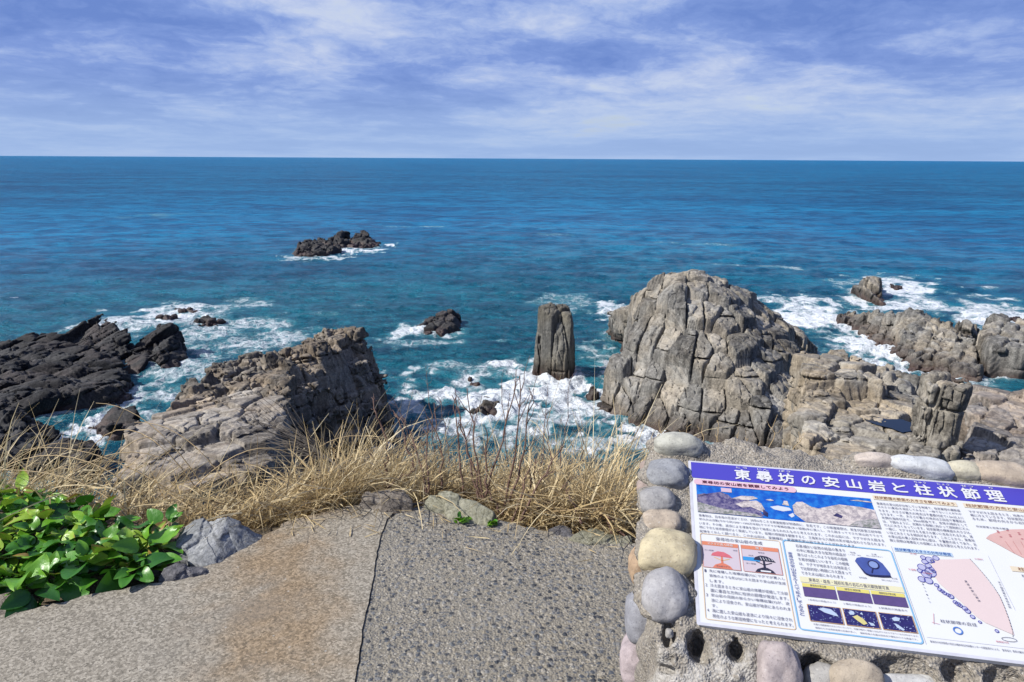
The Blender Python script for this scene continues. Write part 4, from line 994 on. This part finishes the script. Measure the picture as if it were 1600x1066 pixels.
    write_each('diagram_note', [(20, 40, 192, 196, '米ヶ脇層'), (84, 94, 199, 202.5, '海面'), (140, 154, 200, 204, '東尋坊'), (118, 128, 189, 193, '日本海'), (110, 131, 166, 170, '米ヶ脇層'), (44, 73, 149, 153, '安山岩マグマ')], K, 6)
    L = ['先に堆積した堆積岩層(Y)にマグマが貫入し', '鉄砲のような形(X)に冷え固まり安山岩が生成', 'します。', '冷え固まるときに安山岩の体積が収縮して冷却', '面に垂直な方向に柱状の節理が発達します。', '安山岩の周囲の軟らかい堆積岩層(Y)が、波', '浪により浸食され、安山岩が地表にあらわれま', 'す。', '海に面した安山岩も波浪により除々に浸食され', '現在のような断崖絶壁になったと考えられます。']
    write('explanation_text', [(27, None if len(t) < 6 else 189, 131-12.9*i, 140-12.9*i if len(t) > 6 else 139-12.9*i, t) for i, t in enumerate(L)]+[(17, 20.5, 131.5-12.9*i, 139-12.9*i, n) for i, n in ((0, '1'), (3, '2'), (5, '3'), (8, '4'))], K, 4)
    # blue box: under the lens
    put2d('lens_box_outline', frame(199, 11, 437, 250, 9, 3.2), ink('sky', 150, 205, 245), 3)
    vt = '東尋坊の安山岩をルーペで拡大してみると'
    write('vertical_heading', [(206.5, 216, 214-8.9*i-8, 214-8.9*i, c) if c != 'ー' else (210.5, 211.7, 214-8.9*i-8, 214-8.9*i, '|') for i, c in enumerate(vt)], NAVY, 4)
    b2 = ['石基:細かい鉱物の結晶の集まり', 'の中に斑晶:大きな鉱物の結晶が', '散らばったこのような岩石の組織', 'を斑状組織といいます。この組織', 'は、マグマが地表または地表近く', 'で比較的短い時間に冷え固まって', 'できた火山岩にみられます。']
    write('lens_text', [(227, 334 if i < 6 else 318, 230-12.8*i, 239-12.8*i, t) for i, t in enumerate(b2)], K, 4)
    put2d('stone_picture', [[(350,207),(356,217),(368,221),(398,219),(408,208),(417,183),(416,174),(398,172),(372,171),(362,175)]], ink('stone_blue', 82, 100, 176, .3, 60), 3)
    put2d('stone_picture_edge', [[(350,207),(352,203),(364,172),(372,168),(398,168.5),(417,171),(416,176),(398,174),(373,173),(366,176)]], ink('stone_edge', 40, 38, 80), 4)
    put2d('lens_glass', [ell(387, 201, 9.5)], ink('lens', 150, 170, 225), 5); put2d('lens_rim', oval(387, 201, 12, 2.4)+[bar((383, 190), (378, 177), 2.4)], ink('rim', 48, 45, 95), 6)
    write_each('lens_note', [(344, 356, 229, 233, '斑晶'), (339, 366, 223, 226, 'しゃ長石・輝石'), (390, 401, 230, 234, '石基'), (378, 412, 225, 228, '細かい鉱物の集まり'), (348, 364, 160, 164, '斑状組織'), (416, 428, 167, 171, '安山岩'), (394, 428, 160, 163, '細粒な結晶やガラス')], K, 4)
    yel = ink('yellow', 248, 234, 130)
    put2d('slide_heading_strip', [rect(222, 133, 434, 148)], ink('cream', 252, 246, 205), 3); write('slide_heading', [(240, 404, 135.5, 145.5, '東尋坊・雄島・越前松島の岩石の偏光顕微鏡写真')], K, 4)
    c1 = [(224, 291), (294.5, 361), (364, 431)]
    put_each('slide_label', [rect(a, 121, b, 130.5) for a, b in c1], yel, 3)
    write_each('slide_label_text', [(a+16, b-18, 123, 128.5, t) for (a, b), t in zip(c1, ('東尋坊の安山岩', '雄島の流紋岩', '越前松島の安山岩'))], K, 5)
    put_each('slide_stone', [rect(a, 96, b, 120.6) for a, b in c1], ink('plum', 104, 84, 140, .25, 90), 3)
    m, nt, bs, pos = material('print_micrograph')
    v = nt.node('ShaderNodeTexVoronoi', feature='F1', ins={'Vector': pos, 'Scale': 420.0}); q = nt.xyz(v.outputs['Color'])[0]
    nt.put(bs.inputs['Base Color'], nt.mix(nt.math('MULTIPLY', nt.mapr(q, .8, .9), nt.mapr(v.outputs['Distance'], .3, .5, 1, 0)), nt.mix(nt.noise(pos, 150, 5), srgb(18, 16, 55), srgb(42, 35, 92)), srgb(135, 150, 180))); bs.inputs['Roughness'].default_value = .35
    c3 = [(226, 290.5), (297, 360.5), (367, 430.5)]
    put_each('micrograph', [rect(a, 36, b, 75) for a, b in c3], m, 3)
    put2d('micrograph_frame', sum([ring(rect(a-1.2, 34.8, b+1.2, 76.2), rect(a, 36, b, 75)) for a, b in c3], []), ink('tanline', 238, 190, 130), 4)
    put_each('micrograph_crystal', [[(247,66),(256,71),(272,69),(281,60),(284,53),(272,55),(258,59)],[(306,66),(312,72),(318,69),(316,62),(308,61)],[(389,64),(398,69),(406,66),(402,59),(392,58)],[(391,52),(398,50),(408,40),(404,37),(394,43)],[(340,48),(350,46),(352,41),(345,40)],[(328,66),(333,70),(334,64)]], ink('crystal', 205, 222, 246, .12, 120), 5)
    put2d('micrograph_yellow_crystal', [[(312,57),(322,62),(332,55),(338,44),(330,40),(320,48)]], ink('crystal_yellow', 238, 226, 150, .1, 120), 5)
    write_each('slide_caption', [(a+6, b-6, 85, 90, t) for (a, b), t in zip(c1, ('1 斜長石の斑晶(ひょう)', '2 輝石の斑晶(ひょう)', '3 斜長石の斑晶あり'))]+[(230, 430, 26.5, 30.5, '石基と斑晶鉱物の大きさがいろいろで、石基が細かい結晶と火山ガラスからできているのがわかります。'), (232, 426, 18.5, 22.5, '雄島のものは流紋岩質の石英が多い。   越前松島の石基は斜長石や輝石の小さな結晶です。')], K, 4)
    # middle column
    strip = ink('sand', 252, 236, 208)
    put_each('column_strip', [rect(438, 409, 628, 423), rect(643, 409, 846, 423), rect(676, 224, 846, 238)], strip, 3)
    write_each('column_heading', [(442, 622, 411, 421, '柱状節理の断面の大きさを調べてみよう'), (648, 838, 411, 421, '柱状節理の方向と安山岩体の形状'), (690, 838, 226, 236, '柱状節理の伸びと冷却面')], BRN, 4, bold=.006)
    t2 = ['東尋坊の安山岩が分布している地域で、柱状節理の横断面', 'の大きさ(直径)を測定してみると、一様でないことがわか', 'ります。大きさが最大の地点は千畳敷付近で1.2m以上に', 'なります。一方、大きさが最小の地点は三段岩や軍艦岩の', '北側の海岸付近で、20cm前後です。全体の傾向として', 'は、下図のように、北側から南側に向かって規則的にだん', 'だんに大きくなっています。柱状節理の横断面の大きさは、', '一般に、マグマが冷える速さの違いに左右されるため、速', 'いほど大きくなる傾向があります。このことから、東尋坊', 'の安山岩の貫入岩体の中心部は、千畳敷の近くであり、北', '側と南側は堆積岩との接触による急冷部分と考えられます。']
    write('column_text', [(441, 628, 391.5-11.6*i, 400-11.6*i, t) for i, t in enumerate(t2)], K, 4)
    t3 = ['マグマが冷え固まるとき、地表や地層に接した面から', '順に冷えていきます。柱状節理はこの面に垂直に伸び', 'るため、節理の向きから岩体の形がわかります。', '', '柱状節理と岩体の断面', '', '', '', '', '', '', '', '', '', '', '', '柱状節理の方向は場所により異', 'なります。三段岩では水平に近く', '大池では垂直、軍艦岩では斜めに', '広がる扇のように伸びています。', 'これは岩体が上に広いキノコの', '形であったことを示しています。']
    for half in (range(0, 10), range(10, 30)):
        write('side_text', [(647 if i < 16 else 690, (838 if i != 4 else None), 391.5-11.4*i, 400-11.4*i if i != 4 else 398-11.4*i, t) for i, t in enumerate(t3) if t and i in half], K, 4)
    put2d('fan_picture', [[(656,314),(668,326),(690,338),(720,349),(751,354),(800,352),(846,344),(846,280),(800,262),(760,256),(738,248),(700,276),(676,298)]], ink('clay', 240, 196, 188, .14, 45), 3)
    put2d('fan_picture_joints', [bar((700+14*k, 276-2*k), (694+17*k, 310+2*k), .8) for k in range(9)]+[ell(690+22*(k % 7), 322+9*(k//7)+4*(k % 2), 3, 1.8, 8) for k in range(18)], ink('clay_dark', 205, 125, 130), 4)
    put2d('map_heading_strip', [rect(444, 248, 566, 259)], ink('pale_blue', 205, 228, 250), 3); write('map_heading', [(446, 562, 249.5, 258, '柱状節理の大きさの分布状態図')], ink('blue', 50, 110, 200), 4, bold=.006)
    put2d('map_land', [[(514,222),(530,236),(560,240),(599,247),(612,210),(624,155),(622,105),(616,58),(600,66),(572,80),(560,92),(540,128),(525,150),(512,170),(508,190)]], ink('rose', 250, 228, 226, .03, 30), 3)
    cc = [(500,237,6),(512,232,9),(500,225,7),(527,239,7),(517,229,5),(489,209,9),(504,215,7),(508,206,6),(482,198,6),(493,190,11),(503,196,12),(511,200,5),(479,175,8),(492,173,9),(505,163,5),(508,152,5),(512,148,5),(515,144,5),(521,140,5),(525,137,6),(529,123,5),(533,119,6),(536,116,5),(543,110,6),(546,104,6),(551,91,5),(561,80,3.5),(586,63,4)]
    put2d('map_circles', sum([oval(x, y, r, 1.5) for x, y, r in cc], []), ink('violet', 84, 84, 178), 4)
    put2d('map_circle_fill', [ell(x, y, r-1.4) for x, y, r in cc], ink('pale_violet', 205, 205, 238), 3.5)
    bd = [(599,247),(607,225),(615,200),(621,175),(624,150),(623,125),(620,95),(616,66),(611,52)]
    put2d('map_border', [bar(np.array(a)+(np.array(b)-a)*k/4, np.array(a)+(np.array(b)-a)*(k+.62)/4, 1.1) for a, b in zip(bd[:-1], bd[1:]) for k in range(4)]+ring(ell(602, 46, 14, 5), ell(602, 46, 13, 4.1)), ink('ink', 52, 50, 72), 4.5)
    put2d('map_red_marks', [rect(486, 192, 506, 193), bar((469, 62), (476, 88), .7), bar((466, 66), (480, 63), .7)], RED, 5)
    write_each('map_red_text', [(458, 474, 196, 201, '千畳敷'), (474, 488, 243, 247, '大池'), (608, 626, 246, 250, '三国町'), (575, 598, 36, 40, '蝋燭岩付近')], RED, 5)
    write('map_notes', [(566+1.5*i, 571.5+1.5*i, 178-8*i, 184-8*i, c) for i, c in enumerate('東尋坊安山岩体')]+[(634-.4*i, 639-.4*i, 186-7*i, 191-7*i, c) for i, c in enumerate('米ヶ脇累層の堆積岩類')]+[(476, 478.5, 160-9*i, 163-9*i, c) for i, c in enumerate('150100')], K, 5)
    write('map_legend_text', [(484, 552, 68, 76, '柱状節理の直径')], K, 4); put2d('map_legend_circle', oval(511, 53, 9, 2.6), ink('legend_blue', 90, 140, 225), 4)
    put2d('column_rule', [rect(439.5, 12, 440.2, 262), rect(641, 120, 641.7, 262), rect(446, 29, 640, 29.6)], ink('rule', 222, 222, 235), 3)
    write('footer_text', [(449, 640, 17.5, 22.5, '東尋坊の柱状節理の測定は福井県自然保護センターの調査資料による。  監修協力  東尋坊観光協会  三国町')], K, 4)
build_board()
# ------------------------------------------------------------------ dry grass
def plant_material(name, stops, rough=.7, trans=.25):
    m, nt, bs, pos = material(name)
    c = nt.ramp(nt.attr('tint'), stops)
    c = nt.dim(c, .70 if 'leaf' in name else .80)
    nt.put(bs.inputs['Base Color'], c); bs.inputs['Roughness'].default_value = rough
    bs.inputs['Specular IOR Level'].default_value = .3
    if trans:
        tr = nt.node('ShaderNodeBsdfTranslucent', ins={0: c})
        mx = nt.node('ShaderNodeMixShader', ins={0: trans, 1: bs.outputs[0], 2: tr.outputs[0]})
        out = next(n for n in nt.n if n.type == 'OUTPUT_MATERIAL'); nt.l.new(mx.outputs[0], out.inputs[0])
    return m
M_STRAW = plant_material('dry_straw', [(0, (.20, .13, .065)), (.18, (.38, .275, .14)), (.45, (.55, .42, .22)), (.75, (.67, .55, .33)), (1, (.76, .66, .45))], .55, .3)

def blades(roots, length, lean_az, lean, curl, width, g, segs=6):
    """ribbons bending over: arrays of per-blade values -> verts, quads"""
    n = len(roots); t = np.linspace(0, 1, segs+1)
    d = np.stack([np.cos(lean_az), np.sin(lean_az)], 1)
    side = np.stack([-np.sin(lean_az), np.cos(lean_az)], 1); tw = g.normal(0, .9, n)
    pos = np.array(roots, float); ang = lean.copy(); out = []
    kink = g.random(n) < .14; kp = g.integers(2, segs, n)
    for k in range(segs+1):
        w = width*(1-.85*t[k]**1.6)*(.55+.45*min(1, t[k]*5+.4))
        a = tw+t[k]*1.2
        ax = np.stack([side[:, 0]*np.cos(a)+d[:, 0]*np.sin(a)*np.cos(ang), side[:, 1]*np.cos(a)+d[:, 1]*np.sin(a)*np.cos(ang), -np.sin(a)*np.sin(ang)], 1)
        out.append(np.stack([pos-ax*w[:, None]*.5, pos+ax*w[:, None]*.5], 1))
        ang = ang+curl/segs*(.4+1.2*t[k])+np.where(kink & (kp == k), 1.0, 0)
        st = (length/segs)[:, None]
        pos = pos+st*np.stack([d[:, 0]*np.sin(ang), d[:, 1]*np.sin(ang), np.cos(ang)], 1)
    V = np.stack(out, 1).reshape(-1, 3)               # blade, seg, 2
    base = (np.arange(n)*(segs+1)*2)[:, None]; k = np.arange(segs)*2
    Q = np.stack([base+k, base+k+1, base+k+3, base+k+2], -1).reshape(-1, 4)
    return V, Q
def build_grass():
    g = np.random.default_rng(21)
    N = 60000
    x = g.uniform(-4.6, 1.9, N); t = g.uniform(0, 1, N)**1.2*3.0
    y = interp(x, EDGE_X, EDGE_Y)+t-.02
    P = np.stack([x, y, 0*x], 1).astype(np.float32)
    cl = fbm(P, 1.6, 3, 5)
    dens = np.clip(1.05+1.0*cl-.25*t/3, 0, 1)
    left = np.clip((-.95-x)/.5, 0, 1)                # sparse where the rocks show at the left
    dens *= 1-.80*left
    keep = g.random(N) < dens
    keep &= ~((x > .50) & (y < 3.0-.0*x))            # behind the plinth only a few stalks
    keep &= ~((x > .62) & (g.random(N) < .93))
    keep &= ~((np.hypot(x+.24, (y-2.88)*1.2) < .27) | (np.hypot(x+.62, (y-2.95)*1.2) < .15))
    x, y, t, cl = x[keep], y[keep], t[keep], cl[keep]; n = len(x)
    z = ground_z(x, y)-.03
    L = g.uniform(.32, .82, n)*(1+.35*cl[:]*2)*(.55+.45*np.clip(t/.8, 0, 1)); L = np.clip(L, .15, 1.1)
    long_ = g.random(n) < .05; L = np.where(long_, L*1.35, L)
    az = np.where(g.random(n) < .62, g.normal(.35, .7, n), g.uniform(-math.pi, math.pi, n))
    az = np.where((x < -1.0) & (g.random(n) < .6), g.normal(.1, .5, n), az)
    lean = np.abs(g.normal(.28, .25, n)); curl = np.abs(g.normal(1.3, .8, n))
    wd = g.uniform(.003, .010, n)*np.where(g.random(n) < .15, 1.6, 1)
    V, Q = blades(np.stack([x, y, z], 1), L, az, lean, curl, wd, g)
    tint = np.clip(.5+.55*cl+g.normal(0, .22, n), 0, 1)
    # a matted lower layer of broken straw
    M = 26000
    x2 = g.uniform(-3.6, .60, M); t2 = g.uniform(-.05, 2.2, M); y2 = interp(x2, EDGE_X, EDGE_Y)+t2
    k2 = (g.random(M) < 1-.75*np.clip((-.95-x2)/.5, 0, 1)) & ~(np.hypot(x2+.24, (y2-2.88)*1.2) < .27) & ~(np.hypot(x2+.62, (y2-2.95)*1.2) < .15); x2, y2 = x2[k2], y2[k2]; n2 = len(x2)
    z2 = ground_z(x2, y2)+g.uniform(-.02, .16, n2)
    # loose straws blown onto the paving
    lx = g.uniform(-1.0, .5, 90); x2 = np.concatenate([x2, lx]); y2 = np.concatenate([y2, interp(lx, EDGE_X, EDGE_Y)-np.abs(g.normal(0, .10, 90))-.06]); z2 = np.concatenate([z2, np.full(90, .012)]); lying = np.arange(len(x2)) >= n2; n2 = len(x2)
    V2, Q2 = blades(np.stack([x2, y2, z2], 1), np.where(lying, g.uniform(.03, .12, n2), g.uniform(.12, .4, n2)), g.uniform(-math.pi, math.pi, n2), np.where(lying, 1.52, g.uniform(.7, 1.5, n2)), np.where(lying, .03, g.uniform(-.2, 1.0, n2)), g.uniform(.003, .009, n2)*np.where(lying, .6, 1), g)
    tn = np.concatenate([np.repeat(tint, 14), np.repeat(np.clip(g.normal(.42, .22, n2), 0, 1), 14)])
    o = np_mesh('dry_grass', np.vstack([V, V2]), np.vstack([Q, Q2+len(V)]), M_STRAW, attrs={'tint': tn})
    tag(o, 'tangled straw coloured dry grass on the slope beyond the path', 'dry grass', kind='stuff')
build_grass()

# ------------------------------------------------------------------ bare stems
M_TWIG = plain('twig_red_brown', (.095, .05, .035), .7, .45, 40)
M_DEAD = plain('twig_grey', (.07, .058, .047), .8, .4, 30)
M_STALK = plain('stalk_straw', (.33, .24, .125), .65, .35, 50)
def tube(pts, rad, n=6):
    pts = np.array(pts, float); V = []; m = len(pts)
    for i, p in enumerate(pts):
        d = pts[min(i+1, m-1)]-pts[max(i-1, 0)]; d = Vector(d).normalized(); a = d.orthogonal().normalized(); b = d.cross(a)
        r = rad[i] if hasattr(rad, '__len__') else rad
        V += [p+r*(math.cos(2*math.pi*k/n)*np.array(a)+math.sin(2*math.pi*k/n)*np.array(b)) for k in range(n)]
    Q = [(i*n+k, i*n+(k+1) % n, (i+1)*n+(k+1) % n, (i+1)*n+k) for i in range(m-1) for k in range(n)]
    return np.array(V), np.array(Q)
def wobble(a, b, g, n=9, amp=.012, bow=None):
    a, b = np.array(a, float), np.array(b, float); t = np.linspace(0, 1, n)[:, None]
    p = a+(b-a)*t; w = g.normal(0, amp, (n, 3)); w[0] = 0
    if bow is not None: p = p+np.array(bow)*4*t*(1-t)
    return p+w
def merge(parts):
    VV, QQ, o = [], [], 0
    for v, q in parts: VV.append(v); QQ.append(q+o); o += len(v)
    return np.vstack(VV), np.vstack(QQ)
def stem_mesh(a, b, g, r=.004, twigs=3, bow=None):
    c = wobble(a, b, g, 10, .006, bow); parts = [tube(c, np.linspace(r, r*.32, 10))]
    L = np.linalg.norm(np.array(b)-a)
    for _ in range(twigs):
        k = g.integers(4, 9); d = (c[k]-c[k-1]); d = d/np.linalg.norm(d); s = g.normal(0, 1, 3); s[1] *= .5; d2 = d+.55*s/np.linalg.norm(s)
        e = c[k]+d2*L*g.uniform(.10, .26); parts.append(tube(wobble(c[k], e, g, 5, .004), np.linspace(r*.42, r*.16, 5), 5))
    return merge(parts)
def build_stems():
    g = np.random.default_rng(33)
    zp = lambda x, y, Y: at_y(440+x*.375, 560+y*.375, Y)     # points read off an enlarged view of the grass
    shrubs = [
        ('bare shrub of two tall dark curved stems, right of centre', [((920,650),(992,70),2.95,3.05,(.02,0,0)),((945,600),(1035,125),2.95,3.1,(.03,0,0)),((905,640),(845,520),2.9,2.95,None),((960,690),(1040,430),2.88,3.0,None)]),
        ('bare red-brown shrub fanning up in front of the white surf', [((835,590),(720,150),3.05,3.3,(-.01,0,0)),((842,585),(772,120),3.05,3.25,None),((850,575),(852,275),3.0,3.1,None),((820,585),(745,235),3.05,3.3,None),((755,560),(722,160),3.1,3.3,None),((838,590),(980,60),3.1,3.35,(.02,0,.0))]),
        ('thin upright red-brown shrub left of the fanning one', [((668,550),(632,190),3.1,3.3,(.01,0,0)),((610,575),(605,250),3.05,3.25,None),((605,572),(478,235),3.05,3.3,(.02,0,.05)),((560,470),(470,215),3.2,3.4,None)]),
        ('spindly red-brown shrub before the shaded headland face', [((432,545),(445,330),3.15,3.2,None),((440,340),(378,160),3.2,3.3,(-.01,0,.02)),((490,600),(365,390),3.1,3.3,None),((415,552),(555,470),3.08,3.1,None)]),
        ('low red-brown shrub leaning right beside the plinth', [((960,690),(1200,500),2.85,2.95,(0,0,-.03)),((1000,660),(1170,365),2.85,3.0,(0,0,.02)),((1250,690),(1190,560),2.75,2.85,None),((1380,740),(1330,600),2.7,2.85,None),((1440,760),(1290,640),2.68,2.8,(0,0,.03)),((1020,640),(1060,420),2.95,3.05,None)]),
        ('faint thin bare shrub standing before the tall pillar', [((1075,520),(1110,100),3.3,3.5,None),((1130,500),(1085,190),3.3,3.5,(.01,0,0)),((1165,480),(1210,60),3.4,3.6,None),((940,420),(915,90),3.3,3.5,None),((1260,430),(1240,250),3.4,3.5,None)]),
        ('wispy bare shrub against the left part of the surf', [((640,420),(600,20),3.4,3.6,None),((700,430),(655,160),3.4,3.6,(.01,0,0)),((560,430),(475,170),3.4,3.5,None)]),
    ]
    for lab, st in shrubs:
        c = zp(*st[0][0], st[0][2]); root = empty('bare_shrub', c, lab, 'shrub', 'bare shrubs in the dry grass')
        for a, b, ya, yb, bow in st:
            V, Q = stem_mesh(zp(*a, ya), zp(*b, yb), g, (.0062 if ya < 3.3 else .0032), 4, bow)
            np_mesh('stem', V, Q, M_TWIG, root)
    # leaning dead branch with its spray of twigs
    a, b = zp(335, 547, 3.08), zp(100, 340, 3.35); root = empty('dead_branch', a, 'grey dead branch leaning left out of the dry grass with a spray of fine twigs', 'branch')
    c = wobble(a, b, g, 8, .006); v, q = tube(c, np.linspace(.009, .005, 8)); np_mesh('limb', v, q, M_DEAD, root)
    parts = []
    for k in range(46):
        s = c[g.integers(4, 8)]; px, py = g.uniform(-190, 60), g.uniform(150, 420)
        e = zp(px, py, g.uniform(3.2, 3.6)); mid = s+(e-s)*.5+g.normal(0, .025, 3)
        tt = np.linspace(0, 1, 6)[:, None]; p = s*(1-tt)**2+2*mid*tt*(1-tt)+e*tt**2
        parts.append(tube(p, np.linspace(.0026, .001, 6), 5))
    v, q = merge(parts); np_mesh('twig_spray', v, q, M_DEAD, root)
    # fallen twig on the path's end
    p = [at_y(604, 806, 2.86), at_y(625, 800, 2.9), at_y(650, 797, 2.93), at_y(676, 790, 2.95)]
    p = [np.array([u[0], u[1], max(.012, u[2])]) for u in p]; v1 = tube(p, [.004, .006, .0065, .006])
    v2 = tube([p[3]+[-.012, -.03, -.005], p[3]+[-.008, -.02, .035]], [.007, .008]); v, q = merge([v1, v2])
    tag(np_mesh('fallen_twig', v, q, M_DEAD), 'short brown twig lying at the far end of the path beside the greenish slab', 'twig')
    # straw stalks rising behind the plinth and arching over the left rocks
    S = [((1046,690),(1030,652),2.3),((1062,690),(1078,662),2.3),((1110,700),(1092,655),2.25),((1128,705),(1120,668),2.25),((1196,712),(1212,655),2.2),((1238,716),(1246,682),2.15),((1160,708),(1150,676),2.2),((1080,695),(1058,668),2.3),((1143,706),(1190,690),2.2),((1228,716),(1219,690),2.15),((1100,698),(1128,660),2.3),((1172,710),(1166,684),2.2)]
    for i, (a, b, Y) in enumerate(S):
        A, B = at_y(*a, Y), at_y(*b, Y+.05); A = A-np.array([0, 0, .10])
        V, Q = stem_mesh(A, B, g, .0024, 2); o = np_mesh('dry_stalk', V, Q, M_STALK); 
        tag(o, 'thin dry straw stalk standing behind the plinth before the great dome', 'stalk', 'dry stalks behind the plinth')
    arcs = [((250,800),(100,690),(-40,760),2.9),((300,790),(150,700),(30,705),3.1),((330,800),(205,640),(120,740),3.2),((60,800),(170,690),(300,740),3.0),((-20,760),(60,690),(130,700),3.2),((120,800),(205,676),(260,700),3.1),((380,800),(300,680),(210,660),3.3),((20,790),(90,720),(215,726),2.9),((200,810),(120,742),(-20,735),2.8),((270,800),(380,690),(470,720),3.1),((420,800),(500,680),(600,690),3.3),((330,780),(240,655),(150,630),3.4)]
    for i, (a, m_, b, Y) in enumerate(arcs):
        A, Mm, B = at_y(*a, Y), at_y(*m_, Y+.05), at_y(*b, Y+.1); tt = np.linspace(0, 1, 12)[:, None]
        c = A*(1-tt)**2+2*(Mm*2-(A+B)/2*1.0)*.5*2*tt*(1-tt)*.5+2*Mm*tt*(1-tt)*.5+B*tt**2
        v, q = tube(c, np.linspace(.0035, .0014, 12), 5); o = np_mesh('arching_stalk', v, q, M_STALK)
        tag(o, 'long straw stalk arching over in front of the dark left rocks', 'stalk', 'arching dry stalks at the left')
build_stems()

# ------------------------------------------------------------------ glossy green leaves
def leaf_material(name, stops, rough=.36):
    m = plant_material(name, stops, rough, .18); nt = NT(m.node_tree); bs = next(n for n in nt.n if n.type == 'BSDF_PRINCIPLED')
    pos = nt.node('ShaderNodeNewGeometry').outputs['Position']
    bs.inputs['Specular IOR Level'].default_value = .4
    nt.put(bs.inputs['Normal'], nt.bump(nt.noise(pos, 55, 3), .35, .006)); return m
M_LEAF = leaf_material('glossy_leaf', [(0, (.012, .065, .010)), (.3, (.03, .14, .014)), (.6, (.075, .25, .018)), (.82, (.17, .38, .025)), (.96, (.32, .48, .05)), (1, (.34, .22, .06))])
def leaf_grid(nu=9, nv=5):
    u = np.linspace(0, 1, nu); v = np.linspace(-1, 1, nv); U_, V_ = np.meshgrid(u, v, indexing='ij')
    w = np.sin(np.pi*np.clip(U_, 0, 1)**.72)**.75*.5; w[0] = .03; w[-1] = .0
    idx = np.arange(nu*nv).reshape(nu, nv)
    Q = np.stack([idx[:-1, :-1], idx[1:, :-1], idx[1:, 1:], idx[:-1, 1:]], -1).reshape(-1, 4)
    return U_.ravel(), V_.ravel(), w.ravel(), Q
def make_leaves(pos, az, pitch, size, g, curl=.55, wide=.66):
    U_, V_, w, Q0 = leaf_grid(); VV, QQ = [], []; nvt = len(U_)
    for i in range(len(pos)):
        L = size[i]; W = L*wide*g.uniform(.85, 1.1); cv = g.normal(curl, .45); fold = g.uniform(.1, .5); wav = g.uniform(0, .12)
        x = U_*L; y = V_*w*W
        z = -cv*L*.42*U_**2+fold*np.abs(y)*.6+wav*L*np.sin(U_*7+g.uniform(0, 6))*np.abs(V_)
        roll = g.normal(0, .5); y, z = y*math.cos(roll)-z*math.sin(roll), y*math.sin(roll)+z*math.cos(roll)
        p = pitch[i]; x, z = x*math.cos(p)-z*math.sin(p), x*math.sin(p)+z*math.cos(p)
        a = az[i]; X = x*math.cos(a)-y*math.sin(a); Y = x*math.sin(a)+y*math.cos(a)
        VV.append(np.stack([X, Y, z], 1)+pos[i]); QQ.append(Q0+i*nvt)
    return np.vstack(VV), np.vstack(QQ), nvt
def build_leaves():
    g = np.random.default_rng(8)
    poly = np.array([at_z(px, py, 0)[:2] for px, py in ((-330,780),(60,782),(140,822),(262,832),(252,868),(222,904),(150,918),(66,938),(20,920),(-20,922),(-330,985))])
    def inside(x, y):
        r = np.zeros(len(x), bool); j = len(poly)-1
        for i in range(len(poly)):
            c = ((poly[i, 1] > y) != (poly[j, 1] > y)) & (x < (poly[j, 0]-poly[i, 0])*(y-poly[i, 1])/(poly[j, 1]-poly[i, 1])+poly[i, 0]); r ^= c; j = i
        return r
    x = g.uniform(-4.2, -1.1, 9000); y = g.uniform(1.9, 3.6, 9000); k = inside(x, y); x, y = x[k], y[k]
    # rosettes
    cx, cy = [], []
    for a, b in zip(x, y):
        if all((a-c)**2+(b-d)**2 > .075**2 for c, d in zip(cx, cy)): cx.append(a); cy.append(b)
    pos, az, pt, sz, tn = [], [], [], [], []
    for a, b in zip(cx, cy):
        hgt = .02+.035*float(np.clip((b-2.1)/.8, 0, 1))+g.uniform(-.02, .04); base = g.uniform(.25, .85); young = g.random() < .3
        for j in range(g.integers(6, 10)):
            an = j*2.4+g.normal(0, .4); lay = g.random()
            pos.append((a+.02*math.cos(an), b+.02*math.sin(an), hgt*(.45+.65*lay))); az.append(an); pt.append(.05+.7*lay*lay+g.normal(0, .25)); sz.append(g.uniform(.075, .15)*(1-.25*lay)*(.7 if g.random() < .25 else 1))
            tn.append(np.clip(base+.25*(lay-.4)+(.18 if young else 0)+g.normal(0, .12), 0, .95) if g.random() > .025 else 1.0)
    V, Q, n = make_leaves(np.array(pos), np.array(az), np.array(pt), np.array(sz), g)
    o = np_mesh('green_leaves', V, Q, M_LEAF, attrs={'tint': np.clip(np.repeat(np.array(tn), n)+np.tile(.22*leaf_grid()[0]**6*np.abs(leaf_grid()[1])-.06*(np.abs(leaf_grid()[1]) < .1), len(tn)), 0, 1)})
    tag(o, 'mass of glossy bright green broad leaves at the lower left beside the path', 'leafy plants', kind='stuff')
    # weeds at the path's edge
    for lab, px, py, n_ in (('small bright green weed at the foot of the greenish slab', 722, 816, 16), ('tiny green weed at the right end of the greenish slab', 769, 820, 9)):
        c = at_z(px, py, .004); r_ = .045 if n_ > 10 else .025
        ps = [c+np.array([g.normal(0, r_*.6), g.normal(0, r_*.3), g.uniform(.0, .02)]) for _ in range(n_)]
        V, Q, k_ = make_leaves(np.array(ps), g.uniform(0, 6.28, n_), g.uniform(.2, .9, n_), g.uniform(.02, .04, n_), g)
        tag(np_mesh('weed', V, Q, M_LEAF, attrs={'tint': np.repeat(g.uniform(.5, .85, n_), k_)}), lab, 'weed')
build_leaves()
